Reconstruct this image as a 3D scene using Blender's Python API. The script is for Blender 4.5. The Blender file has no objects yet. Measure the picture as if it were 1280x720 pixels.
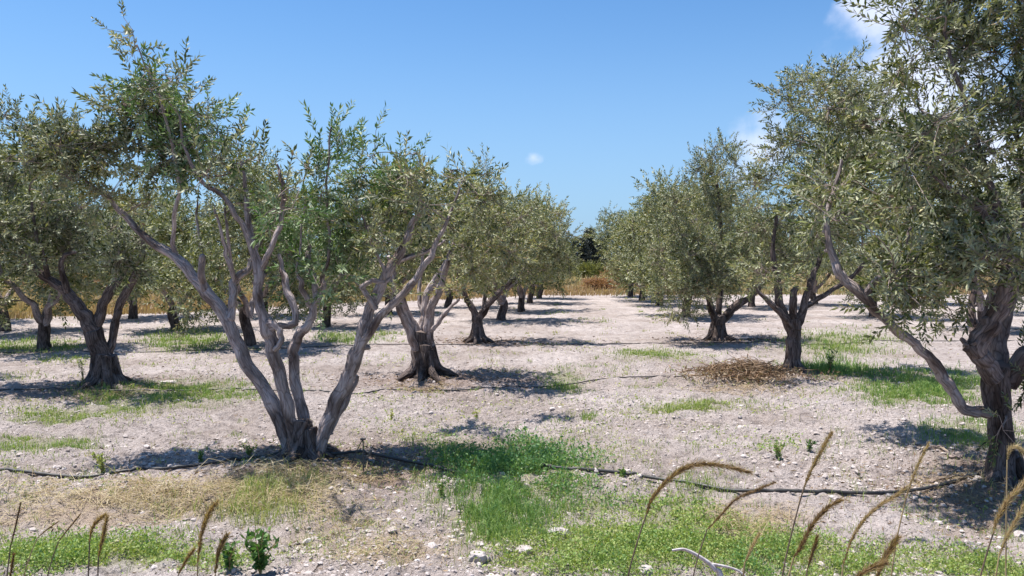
import bpy, math, random
import numpy as np
R = math.radians
rng = np.random.default_rng(11)
random.seed(11)
scene = bpy.context.scene
COL = scene.collection

# ------------------------------------------------------------------ camera geometry
F = 1000.0            # focal length in pixels of the 1280 px wide photograph
H = 1.8               # eye height
TH = math.atan(35 / F)
CT, ST = math.cos(TH), math.sin(TH)

def ray(u, v):
    dx, dy = (u - 640) / F, (360 - v) / F
    return dx, CT + dy * ST, -ST + dy * CT

def P(u, v, Y):
    """world point seen at pixel u, v at distance Y"""
    x, y, z = ray(u, v)
    s = Y / y
    return np.array((x * s, Y, H + z * s))

def G(u, v):
    """point on the flat ground seen at pixel u, v"""
    x, y, z = ray(u, v)
    s = -H / z
    return np.array((x * s, y * s, 0.0))

def Gv(u, v):
    dx, dy = (u - 640) / F, (360 - v) / F
    z = -ST + dy * CT
    s = -H / z
    return np.stack((dx * s, (CT + dy * ST) * s, np.zeros_like(u)), 1)

# ------------------------------------------------------------------ noise
_lat = rng.random((256, 256))
def vnoise(x, y):
    xi, yi = np.floor(x).astype(int), np.floor(y).astype(int)
    fx, fy = x - xi, y - yi
    fx, fy = fx * fx * (3 - 2 * fx), fy * fy * (3 - 2 * fy)
    a = _lat[xi % 256, yi % 256]; b = _lat[(xi + 1) % 256, yi % 256]
    c = _lat[xi % 256, (yi + 1) % 256]; d = _lat[(xi + 1) % 256, (yi + 1) % 256]
    return (a * (1 - fx) + b * fx) * (1 - fy) + (c * (1 - fx) + d * fx) * fy - 0.5

def fbm(x, y, f, o=4, g=0.5):
    r, a = 0, 1
    for _ in range(o):
        r = r + a * vnoise(x * f + 17.3 * _, y * f + 5.1 * _)
        a *= g; f *= 2.03
    return r

BASES = []            # trunk feet: (x, y, mound height, mound radius)
def gz(x, y):
    x = np.asarray(x, float); y = np.asarray(y, float)
    near = np.clip(1 - (np.hypot(x, y) - 25) / 30, 0.0, 1)
    z = 0.10 * fbm(x, y, 0.35, 3) * near + near * 0.055 * fbm(x + 40, y, 2.6, 4, 0.6)
    for bx, by, h, r in BASES:
        z = z + h * np.exp(-((x - bx) ** 2 + (y - by) ** 2) / (r * r))
    return z

# ------------------------------------------------------------------ mesh collecting
class MB:
    def __init__(s):
        s.V, s.F, s.A, s.M, s.U, s.n = [], [], [], [], [], 0
    def add(s, V, Fc, attr=0.5, mat=0, uv=None):
        V = np.asarray(V, float).reshape(-1, 3)
        Fc = np.asarray(Fc, np.int64)
        s.V.append(V); s.F.append(Fc + s.n)
        s.A.append(np.broadcast_to(np.asarray(attr, float), (len(Fc),)))
        s.M.append(np.full(len(Fc), mat, np.int32))
        s.U.append(uv if uv is not None else np.zeros((Fc.size, 2)))
        s.n += len(V)
    def build(s, name, mats, parent=None, loc=(0, 0, 0), smooth=True):
        me = bpy.data.meshes.new(name)
        V = np.concatenate(s.V) - np.asarray(loc, float)
        tot = np.concatenate([np.full(len(f), f.shape[1], np.int32) for f in s.F])
        idx = np.concatenate([f.ravel() for f in s.F]).astype(np.int32)
        me.vertices.add(len(V)); me.vertices.foreach_set('co', V.astype(np.float32).ravel())
        me.loops.add(len(idx)); me.loops.foreach_set('vertex_index', idx)
        me.polygons.add(len(tot))
        st = np.zeros(len(tot), np.int32); st[1:] = np.cumsum(tot)[:-1]
        me.polygons.foreach_set('loop_start', st)
        me.polygons.foreach_set('loop_total', tot)
        me.polygons.foreach_set('material_index', np.concatenate(s.M))
        me.polygons.foreach_set('use_smooth', np.full(len(tot), smooth))
        uvl = me.uv_layers.new(name='uv')
        uvl.data.foreach_set('uv', np.concatenate(s.U).astype(np.float32).ravel())
        a = me.attributes.new('tone', 'FLOAT', 'FACE')
        a.data.foreach_set('value', np.concatenate(s.A).astype(np.float32))
        me.update(calc_edges=True); me.validate()
        for m in (mats if isinstance(mats, (list, tuple)) else [mats]): me.materials.append(m)
        o = bpy.data.objects.new(name, me); COL.objects.link(o)
        if parent is not None: o.parent = parent
        else: o.location = loc
        return o

def norm(a):
    return a / np.maximum(np.linalg.norm(a, axis=-1, keepdims=True), 1e-9)

def catmull(pts, n):
    """pts (k, d) -> smooth resampled (m, d)"""
    p = np.asarray(pts, float)
    if len(p) < 3:
        t = np.linspace(0, 1, n + 1)[:, None]
        return p[0] * (1 - t) + p[-1] * t
    q = np.vstack((2 * p[0] - p[1], p, 2 * p[-1] - p[-2]))
    out = []
    for i in range(1, len(q) - 2):
        t = np.linspace(0, 1, n, endpoint=False)[:, None]
        a, b, c, d = q[i - 1], q[i], q[i + 1], q[i + 2]
        out.append(0.5 * (2 * b + (c - a) * t + (2 * a - 5 * b + 4 * c - d) * t ** 2 + (3 * b - a - 3 * c + d) * t ** 3))
    out.append(p[-1:])
    return np.vstack(out)

def tube(mb, C, r, k=8, gnarl=0.0, attr=0.5, mat=0, cap=True):
    C = np.asarray(C, float); n = len(C)
    r = np.broadcast_to(np.asarray(r, float), (n,)).copy()
    T = norm(np.gradient(C, axis=0))
    ref = np.array((0.31, 0.9, 0.2)) if abs(T[0][2]) > 0.5 else np.array((0.1, 0.2, 1.0))
    N = np.zeros((n, 3)); a = norm(np.cross(T[0], ref)); N[0] = a
    for i in range(1, n):
        a = a - T[i] * np.dot(a, T[i]); a = a / max(np.linalg.norm(a), 1e-9); N[i] = a
    B = np.cross(T, N)
    ang = np.linspace(0, 2 * math.pi, k, endpoint=False)
    L = np.concatenate(([0], np.cumsum(np.linalg.norm(np.diff(C, axis=0), axis=1))))
    rr = r[:, None] * np.ones(k)
    if gnarl:
        s0 = random.random() * 90
        lob = vnoise((np.cos(ang) * 1.4 + 3)[None, :] + s0 + L[:, None] * 1.6, (np.sin(ang) * 1.4 + 3)[None, :] + s0 + L[:, None] * 0.9)
        fine = vnoise(np.broadcast_to((np.cos(ang) * 3)[None, :], rr.shape) + s0, (np.sin(ang) * 3)[None, :] + L[:, None] * 4)
        rr = rr * (1 + gnarl * (1.35 * lob + 0.55 * fine))
    V = C[:, None, :] + rr[..., None] * (np.cos(ang)[None, :, None] * N[:, None, :] + np.sin(ang)[None, :, None] * B[:, None, :])
    i = np.arange(n - 1)[:, None] * k; j = np.arange(k)[None, :]; j2 = (j + 1) % k
    Fc = np.stack((i + j, i + j2, i + k + j2, i + k + j), -1).reshape(-1, 4)
    uu = np.arange(k + 1) / k * 2 * math.pi * max(r.mean(), 0.004)
    U = np.zeros((n - 1, k, 4, 2))
    U[..., 0, 0] = U[..., 3, 0] = uu[:-1]; U[..., 1, 0] = U[..., 2, 0] = uu[1:]
    U[..., 0, 1] = U[..., 1, 1] = L[:-1, None]; U[..., 2, 1] = U[..., 3, 1] = L[1:, None]
    U += random.random() * 30
    mb.add(V.reshape(-1, 3), Fc, attr, mat, U.reshape(-1, 2))
    if cap:
        for e, sgn in ((0, -1), (n - 1, 1)):
            base = mb.n
            W = np.vstack((V[e], C[e] + sgn * T[e] * r[e] * 0.45))
            f = [[q, (q + 1) % k, k] if sgn > 0 else [(q + 1) % k, q, k] for q in range(k)]
            mb.add(W, f, attr, mat)

# ------------------------------------------------------------------ materials
def mat(name):
    m = bpy.data.materials.new(name); m.use_nodes = True
    nt = m.node_tree
    for n in list(nt.nodes):
        if n.type not in ('BSDF_PRINCIPLED', 'OUTPUT_MATERIAL'): nt.nodes.remove(n)
    b = nt.nodes['Principled BSDF']
    return m, nt, b, nt.nodes['Material Output']

def N_(nt, t, **kw):
    n = nt.nodes.new(t)
    for k, v in kw.items():
        if k in n.inputs: n.inputs[k].default_value = v
        else: setattr(n, k, v)
    return n

def ramp(nt, stops):
    n = nt.nodes.new('ShaderNodeValToRGB')
    e = n.color_ramp.elements
    while len(e) < len(stops): e.new(0.5)
    for q, (p, c) in zip(e, stops):
        q.position = p; q.color = (*c, 1)
    return n

def mixc(nt, f, a, b, mode='MIX'):
    n = nt.nodes.new('ShaderNodeMix'); n.data_type = 'RGBA'; n.blend_type = mode
    for s, v in ((n.inputs[0], f), (n.inputs[6], a), (n.inputs[7], b)):
        if isinstance(v, bpy.types.NodeSocket): nt.links.new(v, s)
        elif isinstance(v, (int, float)): s.default_value = v
        else: s.default_value = (*v, 1)
    return n.outputs[2]

def leaf_material(name, stops, under, transl=0.35, rough=0.45):
    m, nt, b, out = mat(name)
    at = N_(nt, 'ShaderNodeAttribute', attribute_name='tone')
    rp = ramp(nt, stops); nt.links.new(at.outputs['Fac'], rp.inputs[0])
    g = N_(nt, 'ShaderNodeNewGeometry')
    c = rp.outputs[0]
    if under is not None:
        uc = mixc(nt, 0.65, rp.outputs[0], under)
        c = mixc(nt, g.outputs['Backfacing'], rp.outputs[0], uc)
    nt.links.new(c, b.inputs['Base Color'])
    b.inputs['Roughness'].default_value = rough
    b.inputs['Specular IOR Level'].default_value = 0.35
    tr = N_(nt, 'ShaderNodeBsdfTranslucent')
    tc = mixc(nt, 1.0, rp.outputs[0], (1.25, 1.3, 0.6), 'MULTIPLY')
    nt.links.new(tc, tr.inputs['Color'])
    mx = N_(nt, 'ShaderNodeMixShader'); mx.inputs[0].default_value = transl
    nt.links.new(b.outputs[0], mx.inputs[1]); nt.links.new(tr.outputs[0], mx.inputs[2])
    nt.links.new(mx.outputs[0], out.inputs[0])
    return m

OLIVE = [(0.0, (0.022, 0.036, 0.010)), (0.28, (0.070, 0.092, 0.024)), (0.52, (0.160, 0.180, 0.055)),
         (0.74, (0.32, 0.32, 0.125)), (0.88, (0.43, 0.37, 0.19)), (1.0, (0.30, 0.20, 0.12))]
M_leaf = leaf_material('olive_leaf', OLIVE, (0.38, 0.39, 0.27), 0.20, 0.52)
M_leaf_green = leaf_material('fresh_olive_leaf', [(0, (0.05, 0.105, 0.028)), (0.5, (0.105, 0.185, 0.05)), (0.85, (0.20, 0.26, 0.09)), (1, (0.32, 0.29, 0.14))], (0.34, 0.40, 0.24), 0.20, 0.52)
M_leaf_far = leaf_material('far_leaf', [(0, (0.05, 0.07, 0.03)), (0.6, (0.11, 0.13, 0.055)), (1, (0.2, 0.2, 0.09))], None, 0.25)
M_conifer = leaf_material('conifer_needles', [(0, (0.03, 0.04, 0.036)), (1, (0.075, 0.085, 0.07))], None, 0.1)
M_shrub = leaf_material('yellow_green_shrub', [(0, (0.09, 0.105, 0.03)), (1, (0.21, 0.20, 0.06))], None, 0.3)
M_rust = leaf_material('rusty_shrub', [(0, (0.20, 0.10, 0.05)), (1, (0.36, 0.2, 0.11))], None, 0.3)
M_grass = leaf_material('green_grass', [(0, (0.085, 0.20, 0.075)), (0.3, (0.185, 0.29, 0.085)), (0.6, (0.31, 0.365, 0.11)), (0.85, (0.41, 0.39, 0.19)), (1, (0.42, 0.35, 0.22))], None, 0.35, 0.6)
M_straw = leaf_material('dry_straw', [(0, (0.13, 0.08, 0.05)), (0.35, (0.25, 0.175, 0.105)), (0.7, (0.37, 0.295, 0.175)), (1, (0.50, 0.43, 0.29))], None, 0.25, 0.7)
M_field = leaf_material('field_grass', [(0, (0.27, 0.145, 0.08)), (0.45, (0.37, 0.26, 0.15)), (0.8, (0.42, 0.34, 0.21)), (1, (0.29, 0.29, 0.14))], None, 0.3, 0.7)
M_litter = leaf_material('leaf_litter', [(0, (0.09, 0.055, 0.035)), (0.6, (0.2, 0.13, 0.08)), (1, (0.36, 0.26, 0.16))], None, 0.1, 0.8)
M_weed = leaf_material('weed_leaf', [(0, (0.05, 0.13, 0.035)), (0.5, (0.15, 0.25, 0.06)), (1, (0.42, 0.44, 0.14))], None, 0.35)
M_head = leaf_material('grass_seed_head', [(0, (0.10, 0.055, 0.028)), (0.4, (0.20, 0.12, 0.055)), (0.75, (0.34, 0.235, 0.115)), (1, (0.50, 0.40, 0.26))], None, 0.4, 0.6)

def bark_material(name, pale, mid, dark, amount):
    m, nt, b, out = mat(name)
    uv = N_(nt, 'ShaderNodeUVMap', uv_map='uv')
    mp = N_(nt, 'ShaderNodeMapping'); mp.inputs['Scale'].default_value = (34, 6, 1)
    nt.links.new(uv.outputs[0], mp.inputs[0])
    n1 = N_(nt, 'ShaderNodeTexNoise', Scale=1.0, Detail=6.0, Roughness=0.65); nt.links.new(mp.outputs[0], n1.inputs[0])
    n2 = N_(nt, 'ShaderNodeTexNoise', Scale=5.0, Detail=5.0); nt.links.new(uv.outputs[0], n2.inputs[0])
    v = N_(nt, 'ShaderNodeTexVoronoi', Scale=1.1, feature='DISTANCE_TO_EDGE'); nt.links.new(mp.outputs[0], v.inputs[0])
    r1 = ramp(nt, [(0.30, dark), (0.46, mid), (0.66, pale)]); nt.links.new(n1.outputs[0], r1.inputs[0])
    r2 = ramp(nt, [(0.38, pale), (0.62, mid)]); nt.links.new(n2.outputs[0], r2.inputs[0])
    c = mixc(nt, amount, r2.outputs[0], r1.outputs[0])
    r3 = ramp(nt, [(0.0, (0.35, 0.32, 0.3)), (0.09, (1, 1, 1))]); nt.links.new(v.outputs[0], r3.inputs[0])
    c = mixc(nt, amount, c, mixc(nt, 1.0, c, r3.outputs[0], 'MULTIPLY'))
    mp3 = N_(nt, 'ShaderNodeMapping'); mp3.inputs['Scale'].default_value = (7, 2.2, 1); nt.links.new(uv.outputs[0], mp3.inputs[0])
    n3 = N_(nt, 'ShaderNodeTexNoise', Scale=1.0, Detail=4.0); nt.links.new(mp3.outputs[0], n3.inputs[0])
    r4 = ramp(nt, [(0.36, (0.36, 0.31, 0.28)), (0.50, (1, 1, 1)), (0.66, (1.15, 1.15, 1.17))]); nt.links.new(n3.outputs[0], r4.inputs[0])
    c = mixc(nt, 1.0, c, r4.outputs[0], 'MULTIPLY')
    at = N_(nt, 'ShaderNodeAttribute', attribute_name='tone')
    mr = N_(nt, 'ShaderNodeMapRange'); mr.inputs[3].default_value = 0.62; mr.inputs[4].default_value = 1.25
    nt.links.new(at.outputs['Fac'], mr.inputs[0])
    vm = N_(nt, 'ShaderNodeVectorMath', operation='SCALE'); nt.links.new(c, vm.inputs[0]); nt.links.new(mr.outputs[0], vm.inputs['Scale'])
    nt.links.new(vm.outputs[0], b.inputs['Base Color'])
    b.inputs['Roughness'].default_value = 0.85
    b.inputs['Specular IOR Level'].default_value = 0.2
    ad = N_(nt, 'ShaderNodeMath', operation='ADD'); nt.links.new(n1.outputs[0], ad.inputs[0]); nt.links.new(v.outputs[0], ad.inputs[1])
    bp = N_(nt, 'ShaderNodeBump', Strength=1.0, Distance=0.025); nt.links.new(ad.outputs[0], bp.inputs['Height'])
    nt.links.new(bp.outputs[0], b.inputs['Normal'])
    return m

M_bark = bark_material('pale_olive_bark', (0.54, 0.46, 0.44), (0.33, 0.265, 0.25), (0.085, 0.06, 0.05), 0.7)
M_bark_mid = bark_material('weathered_olive_bark', (0.34, 0.28, 0.265), (0.17, 0.13, 0.12), (0.05, 0.036, 0.03), 0.8)
M_bark_old = bark_material('old_olive_bark', (0.25, 0.20, 0.185), (0.12, 0.09, 0.08), (0.032, 0.024, 0.02), 0.9)
M_twig = bark_material('olive_twig', (0.34, 0.27, 0.24), (0.23, 0.175, 0.15), (0.11, 0.08, 0.065), 0.4)

def simple(name, c1, c2, scale=30, rough=0.8, bump=0.3, dist=0.004):
    m, nt, b, out = mat(name)
    tc = N_(nt, 'ShaderNodeTexCoord')
    n = N_(nt, 'ShaderNodeTexNoise', Scale=scale, Detail=5.0); nt.links.new(tc.outputs['Object'], n.inputs[0])
    r = ramp(nt, [(0.35, c1), (0.65, c2)]); nt.links.new(n.outputs[0], r.inputs[0])
    nt.links.new(r.outputs[0], b.inputs['Base Color']); b.inputs['Roughness'].default_value = rough
    bp = N_(nt, 'ShaderNodeBump', Strength=bump, Distance=dist); nt.links.new(n.outputs[0], bp.inputs['Height'])
    nt.links.new(bp.outputs[0], b.inputs['Normal'])
    return m
M_hose = simple('black_polythene', (0.018, 0.017, 0.017), (0.05, 0.046, 0.043), 12, 0.5)
M_plastic = simple('grey_dripper_plastic', (0.06, 0.055, 0.05), (0.12, 0.10, 0.09), 40, 0.5)
M_stone = simple('pale_stone', (0.31, 0.27, 0.255), (0.45, 0.40, 0.385), 30, 0.95, 1.0, 0.02)
M_white = simple('bleached_stalk', (0.36, 0.31, 0.31), (0.58, 0.54, 0.54), 90, 0.8)
M_stem = simple('grass_stem', (0.20, 0.13, 0.06), (0.36, 0.27, 0.13), 30, 0.6)
M_stem_dark = simple('dark_grass_stem', (0.07, 0.045, 0.03), (0.15, 0.10, 0.06), 30, 0.6)

def soil(name, k=1.0):
    m, nt, b, out = mat(name)
    tc = N_(nt, 'ShaderNodeTexCoord')
    big = N_(nt, 'ShaderNodeTexNoise', Scale=0.55, Detail=5.0, Roughness=0.6)
    med = N_(nt, 'ShaderNodeTexNoise', Scale=6.0, Detail=6.0, Roughness=0.7)
    fin = N_(nt, 'ShaderNodeTexNoise', Scale=38.0, Detail=5.0, Roughness=0.7)
    vor = N_(nt, 'ShaderNodeTexVoronoi', Scale=30.0, Randomness=1.0)
    for n in (big, med, fin, vor): nt.links.new(tc.outputs['Object'], n.inputs[0])
    r1 = ramp(nt, [(0.32, (0.315 * k, 0.262 * k, 0.238 * k)), (0.68, (0.49 * k, 0.432 * k, 0.418 * k))]); nt.links.new(big.outputs[0], r1.inputs[0])
    r2 = ramp(nt, [(0.33, (0.50, 0.475, 0.455)), (0.5, (0.96, 0.96, 0.96)), (0.68, (1.14, 1.13, 1.12))]); nt.links.new(med.outputs[0], r2.inputs[0])
    r3 = ramp(nt, [(0.32, (0.42, 0.40, 0.39)), (0.45, (0.95, 0.95, 0.95)), (0.7, (1.15, 1.15, 1.15))]); nt.links.new(fin.outputs[0], r3.inputs[0])
    c = mixc(nt, 0.7, r1.outputs[0], mixc(nt, 1.0, r1.outputs[0], r2.outputs[0], 'MULTIPLY'))
    c = mixc(nt, 1.0, c, r3.outputs[0], 'MULTIPLY')
    for nm, cc in (('straw', (0.36, 0.275, 0.205)), ('litter', (0.20, 0.135, 0.11)), ('green', (0.23, 0.23, 0.13))):  # litter tint: fallen leaves plus painted tree shade
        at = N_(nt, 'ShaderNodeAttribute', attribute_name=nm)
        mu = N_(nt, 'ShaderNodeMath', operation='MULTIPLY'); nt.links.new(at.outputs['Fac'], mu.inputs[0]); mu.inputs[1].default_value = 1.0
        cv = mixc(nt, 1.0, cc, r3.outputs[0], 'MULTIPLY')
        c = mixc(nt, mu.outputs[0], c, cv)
    nt.links.new(c, b.inputs['Base Color'])
    b.inputs['Roughness'].default_value = 0.95; b.inputs['Specular IOR Level'].default_value = 0.1
    b1 = N_(nt, 'ShaderNodeBump', Strength=1.0, Distance=0.09); nt.links.new(med.outputs[0], b1.inputs['Height'])
    b2 = N_(nt, 'ShaderNodeBump', Strength=1.0, Distance=0.03); nt.links.new(fin.outputs[0], b2.inputs['Height']); nt.links.new(b1.outputs[0], b2.inputs['Normal'])
    b3 = N_(nt, 'ShaderNodeBump', Strength=0.5, Distance=0.012); nt.links.new(vor.outputs[0], b3.inputs['Height']); nt.links.new(b2.outputs[0], b3.inputs['Normal'])
    nt.links.new(b3.outputs[0], b.inputs['Normal'])
    return m
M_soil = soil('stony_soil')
def pebble_mat():
    m, nt, b, out = mat('pebble')
    at = N_(nt, 'ShaderNodeAttribute', attribute_name='tone')
    r = ramp(nt, [(0, (0.28, 0.235, 0.215)), (0.5, (0.39, 0.34, 0.32)), (1, (0.49, 0.44, 0.425))]); nt.links.new(at.outputs['Fac'], r.inputs[0])
    nt.links.new(r.outputs[0], b.inputs['Base Color']); b.inputs['Roughness'].default_value = 0.95; b.inputs['Specular IOR Level'].default_value = 0.1
    return m
M_pebble = pebble_mat()

# ------------------------------------------------------------------ naming
def tag(o, label=None, cat=None, group=None, kind=None):
    if label: o['label'] = label
    if cat: o['category'] = cat
    if group: o['group'] = group
    if kind: o['kind'] = kind
    return o
def empty(name, loc):
    o = bpy.data.objects.new(name, None); COL.objects.link(o); o.location = loc; o.empty_display_size = 0.2
    return o
def copy_tree(o, parent=None):
    c = o.copy(); COL.objects.link(c)
    if parent is not None: c.parent = parent
    for ch in list(o.children): copy_tree(ch, c)
    return c

# ------------------------------------------------------------------ sprigs of leaves
def sprig(nl, L, ll, lw, seed):
    r = np.random.default_rng(seed)
    V, Fc = [], []
    n = 0
    for i in range(nl):
        z = L * (0.08 + 0.92 * (i // 2) / max(1, (nl - 1) // 2))
        az = (i % 2) * math.pi + (i // 2) * 1.57 + r.normal(0, 0.35)
        tilt = r.uniform(0.45, 1.15) * (0.5 if i >= nl - 2 else 1)
        d = np.array((math.cos(az) * math.sin(tilt), math.sin(az) * math.sin(tilt), math.cos(tilt)))
        side = np.cross(d, (0, 0, 1)); side = side / max(np.linalg.norm(side), 1e-6)
        up = np.cross(side, d)
        roll = r.normal(0, 0.7)
        side = side * math.cos(roll) + up * math.sin(roll)
        up = np.cross(side, d)
        l = ll * r.uniform(0.7, 1.2); w = lw * r.uniform(0.8, 1.2)
        b0 = np.array((0.0, 0.0, z)); bend = up * l * r.uniform(-0.12, 0.12)
        V += [b0, b0 + d * l * 0.45 - side * w / 2 + bend, b0 + d * l, b0 + d * l * 0.45 + side * w / 2 + bend]
        Fc.append([n, n + 1, n + 2, n + 3]); n += 4
    return np.array(V), np.array(Fc)

def rot_to(D, roll):
    """matrices whose z column is D"""
    ref = np.where(np.abs(D[:, 2:3]) < 0.9, np.array((0, 0, 1.0)), np.array((1.0, 0, 0)))
    X = norm(np.cross(ref, D)); Y = np.cross(D, X)
    c, s = np.cos(roll)[:, None], np.sin(roll)[:, None]
    return np.stack((X * c + Y * s, -X * s + Y * c, D), -1)

def put(mb, templates, pos, D, scl, tone, m=0, jit=0.22):
    n = len(pos); which = rng.integers(0, len(templates), n)
    M = rot_to(D, rng.random(n) * 6.283)
    for k, (TV, TF) in enumerate(templates):
        s = np.where(which == k)[0]
        if not len(s): continue
        V = np.einsum('nij,kj->nki', M[s], TV) * scl[s][:, None, None] + pos[s][:, None, :]
        Fc = TF[None] + (np.arange(len(s)) * len(TV))[:, None, None]
        t = np.clip(tone[s][:, None] + rng.normal(0, jit, (len(s), len(TF))), 0, 1)
        mb.add(V.reshape(-1, 3), Fc.reshape(-1, TF.shape[1]), t.ravel(), m)

SPRIGS = {1: [sprig(20, 0.22, 0.062, 0.019, i) for i in range(7)],
          2: [sprig(16, 0.25, 0.072, 0.022, 20 + i) for i in range(6)],
          3: [sprig(13, 0.30, 0.102, 0.036, 40 + i) for i in range(6)]}

def grow_crown(mb, limbs, clumps, lod=1, dens=300, tone0=0.42, sig=0.125, per=20, twig_mat=1, up=0.28, barek=1.0, zmin=0.55):
    """limbs: list of (n, 4) polylines x y z r; clumps: (centre, radii(3), weight, tone shift, material, upright)"""
    NP, NR = [], []
    for L in limbs:
        s = L[len(L) // 3:]
        NP.append(s[:, :3]); NR.append(s[:, 3])
    NP = np.vstack(NP); NR = np.concatenate(NR)
    for (c, rad, w, dt, lm, upr) in clumps:
        area = math.pi * rad[0] * rad[2]
        n = max(6, int(dens * area * w))
        K = max(2, int(round(n / per)))
        d = norm(rng.normal(size=(K, 3))); rho = rng.random(K) ** 0.42
        A = c + d * rho[:, None] * rad * 0.93
        A[:, 2] = np.maximum(A[:, 2], zmin)
        # branches towards each attractor, nearest first
        dist = np.array([np.min(np.linalg.norm(NP - a, axis=1)) for a in A])
        for q in np.argsort(dist):
            a = A[q]
            dd = np.linalg.norm(NP - a, axis=1) + np.where(NP[:, 2] > a[2] + 0.2, 0.25, 0)
            j = int(np.argmin(dd)); p0 = NP[j]; L = np.linalg.norm(a - p0)
            if L > 0.04:
                mid = p0 * 0.45 + a * 0.55 + rng.normal(0, 0.10 * L, 3) + np.array((0, 0, 0.10 * L))
                mid2 = p0 * 0.8 + a * 0.2 + rng.normal(0, 0.06 * L, 3) + np.array((0, 0, 0.05 * L))
                C = catmull(np.array((p0, mid2, mid, a)), 3)
                r0 = min(NR[j] * 0.75, 0.005 + 0.011 * L); r0 = max(r0, 0.004)
                rr = np.linspace(r0, 0.0032, len(C)) * barek
                tube(mb, C, rr, 5 if lod < 3 else 4, 0, rng.uniform(0.2, 0.9), twig_mat, False)
                NP = np.vstack((NP, C[2:])); NR = np.concatenate((NR, rr[2:] / barek))
        # sprigs round the attractors
        m = rng.integers(0, K, n)
        ax = np.array(rad) / max(rad)
        off = rng.normal(0, sig, (n, 3)) * (0.55 + 0.45 * ax)
        pos = A[m] + off
        D = norm(off / sig * 0.55 + (pos - c) / np.maximum(rad, 0.1) * 0.5 + np.array((0, 0, up + upr)) + rng.normal(0, 0.45, (n, 3)))
        pos = pos - D * 0.10
        pos[:, 2] = np.maximum(pos[:, 2], zmin - 0.2)
        tt = rng.normal(0, 0.10, K)[m]
        scl = rng.uniform(0.65, 1.2, n)
        put(mb, SPRIGS[lod], pos, D, scl, np.clip(tone0 + dt + tt, 0, 1), lm)
        # twigs from the attractor to each sprig and along it
        if lod < 3:
            S = A[m]; E = pos + D * (0.21 * scl)[:, None]
            X = norm(np.cross(D, rng.normal(size=(n, 3)))); Yv = np.cross(D, X)
            ring = [X, -0.5 * X + 0.87 * Yv, -0.5 * X - 0.87 * Yv]
            rb = 0.0030 * barek
            V = np.stack([S + q * rb for q in ring] + [pos + q * rb * 0.8 for q in ring] + [E + q * rb * 0.35 for q in ring], 1)
            f = np.array([[0, 1, 4, 3], [1, 2, 5, 4], [2, 0, 3, 5], [3, 4, 7, 6], [4, 5, 8, 7], [5, 3, 6, 8]])
            mb.add(V.reshape(-1, 3), (f[None] + (np.arange(n) * 9)[:, None, None]).reshape(-1, 4), np.repeat(rng.uniform(0.2, 0.9, n), 6), twig_mat)

# ------------------------------------------------------------------ olive trees traced from the photograph
def limb_line(spec, Y, n=8, wob=0.014, rs=1.0):
    """spec: (u, v, depth offset, radius in px) -> (m, 4) line in the world"""
    q = np.array([np.append(P(u, v, Y + d), rs * r / F * (Y + d)) for u, v, d, r in spec])
    c = catmull(q, n)
    t = np.arange(len(c)) * 0.33; s0 = rng.random(3) * 200
    for k in range(3): c[1:-1, k] += 2.2 * wob * vnoise(t + s0[k], t * 0 + 3.7)[1:-1]
    c[:, 3] *= 1 + 0.22 * vnoise(t * 1.3 + s0[0] + 40, t * 0 + 8.1)
    c[:, 3] = np.maximum(c[:, 3], 0.004)
    return c

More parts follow.
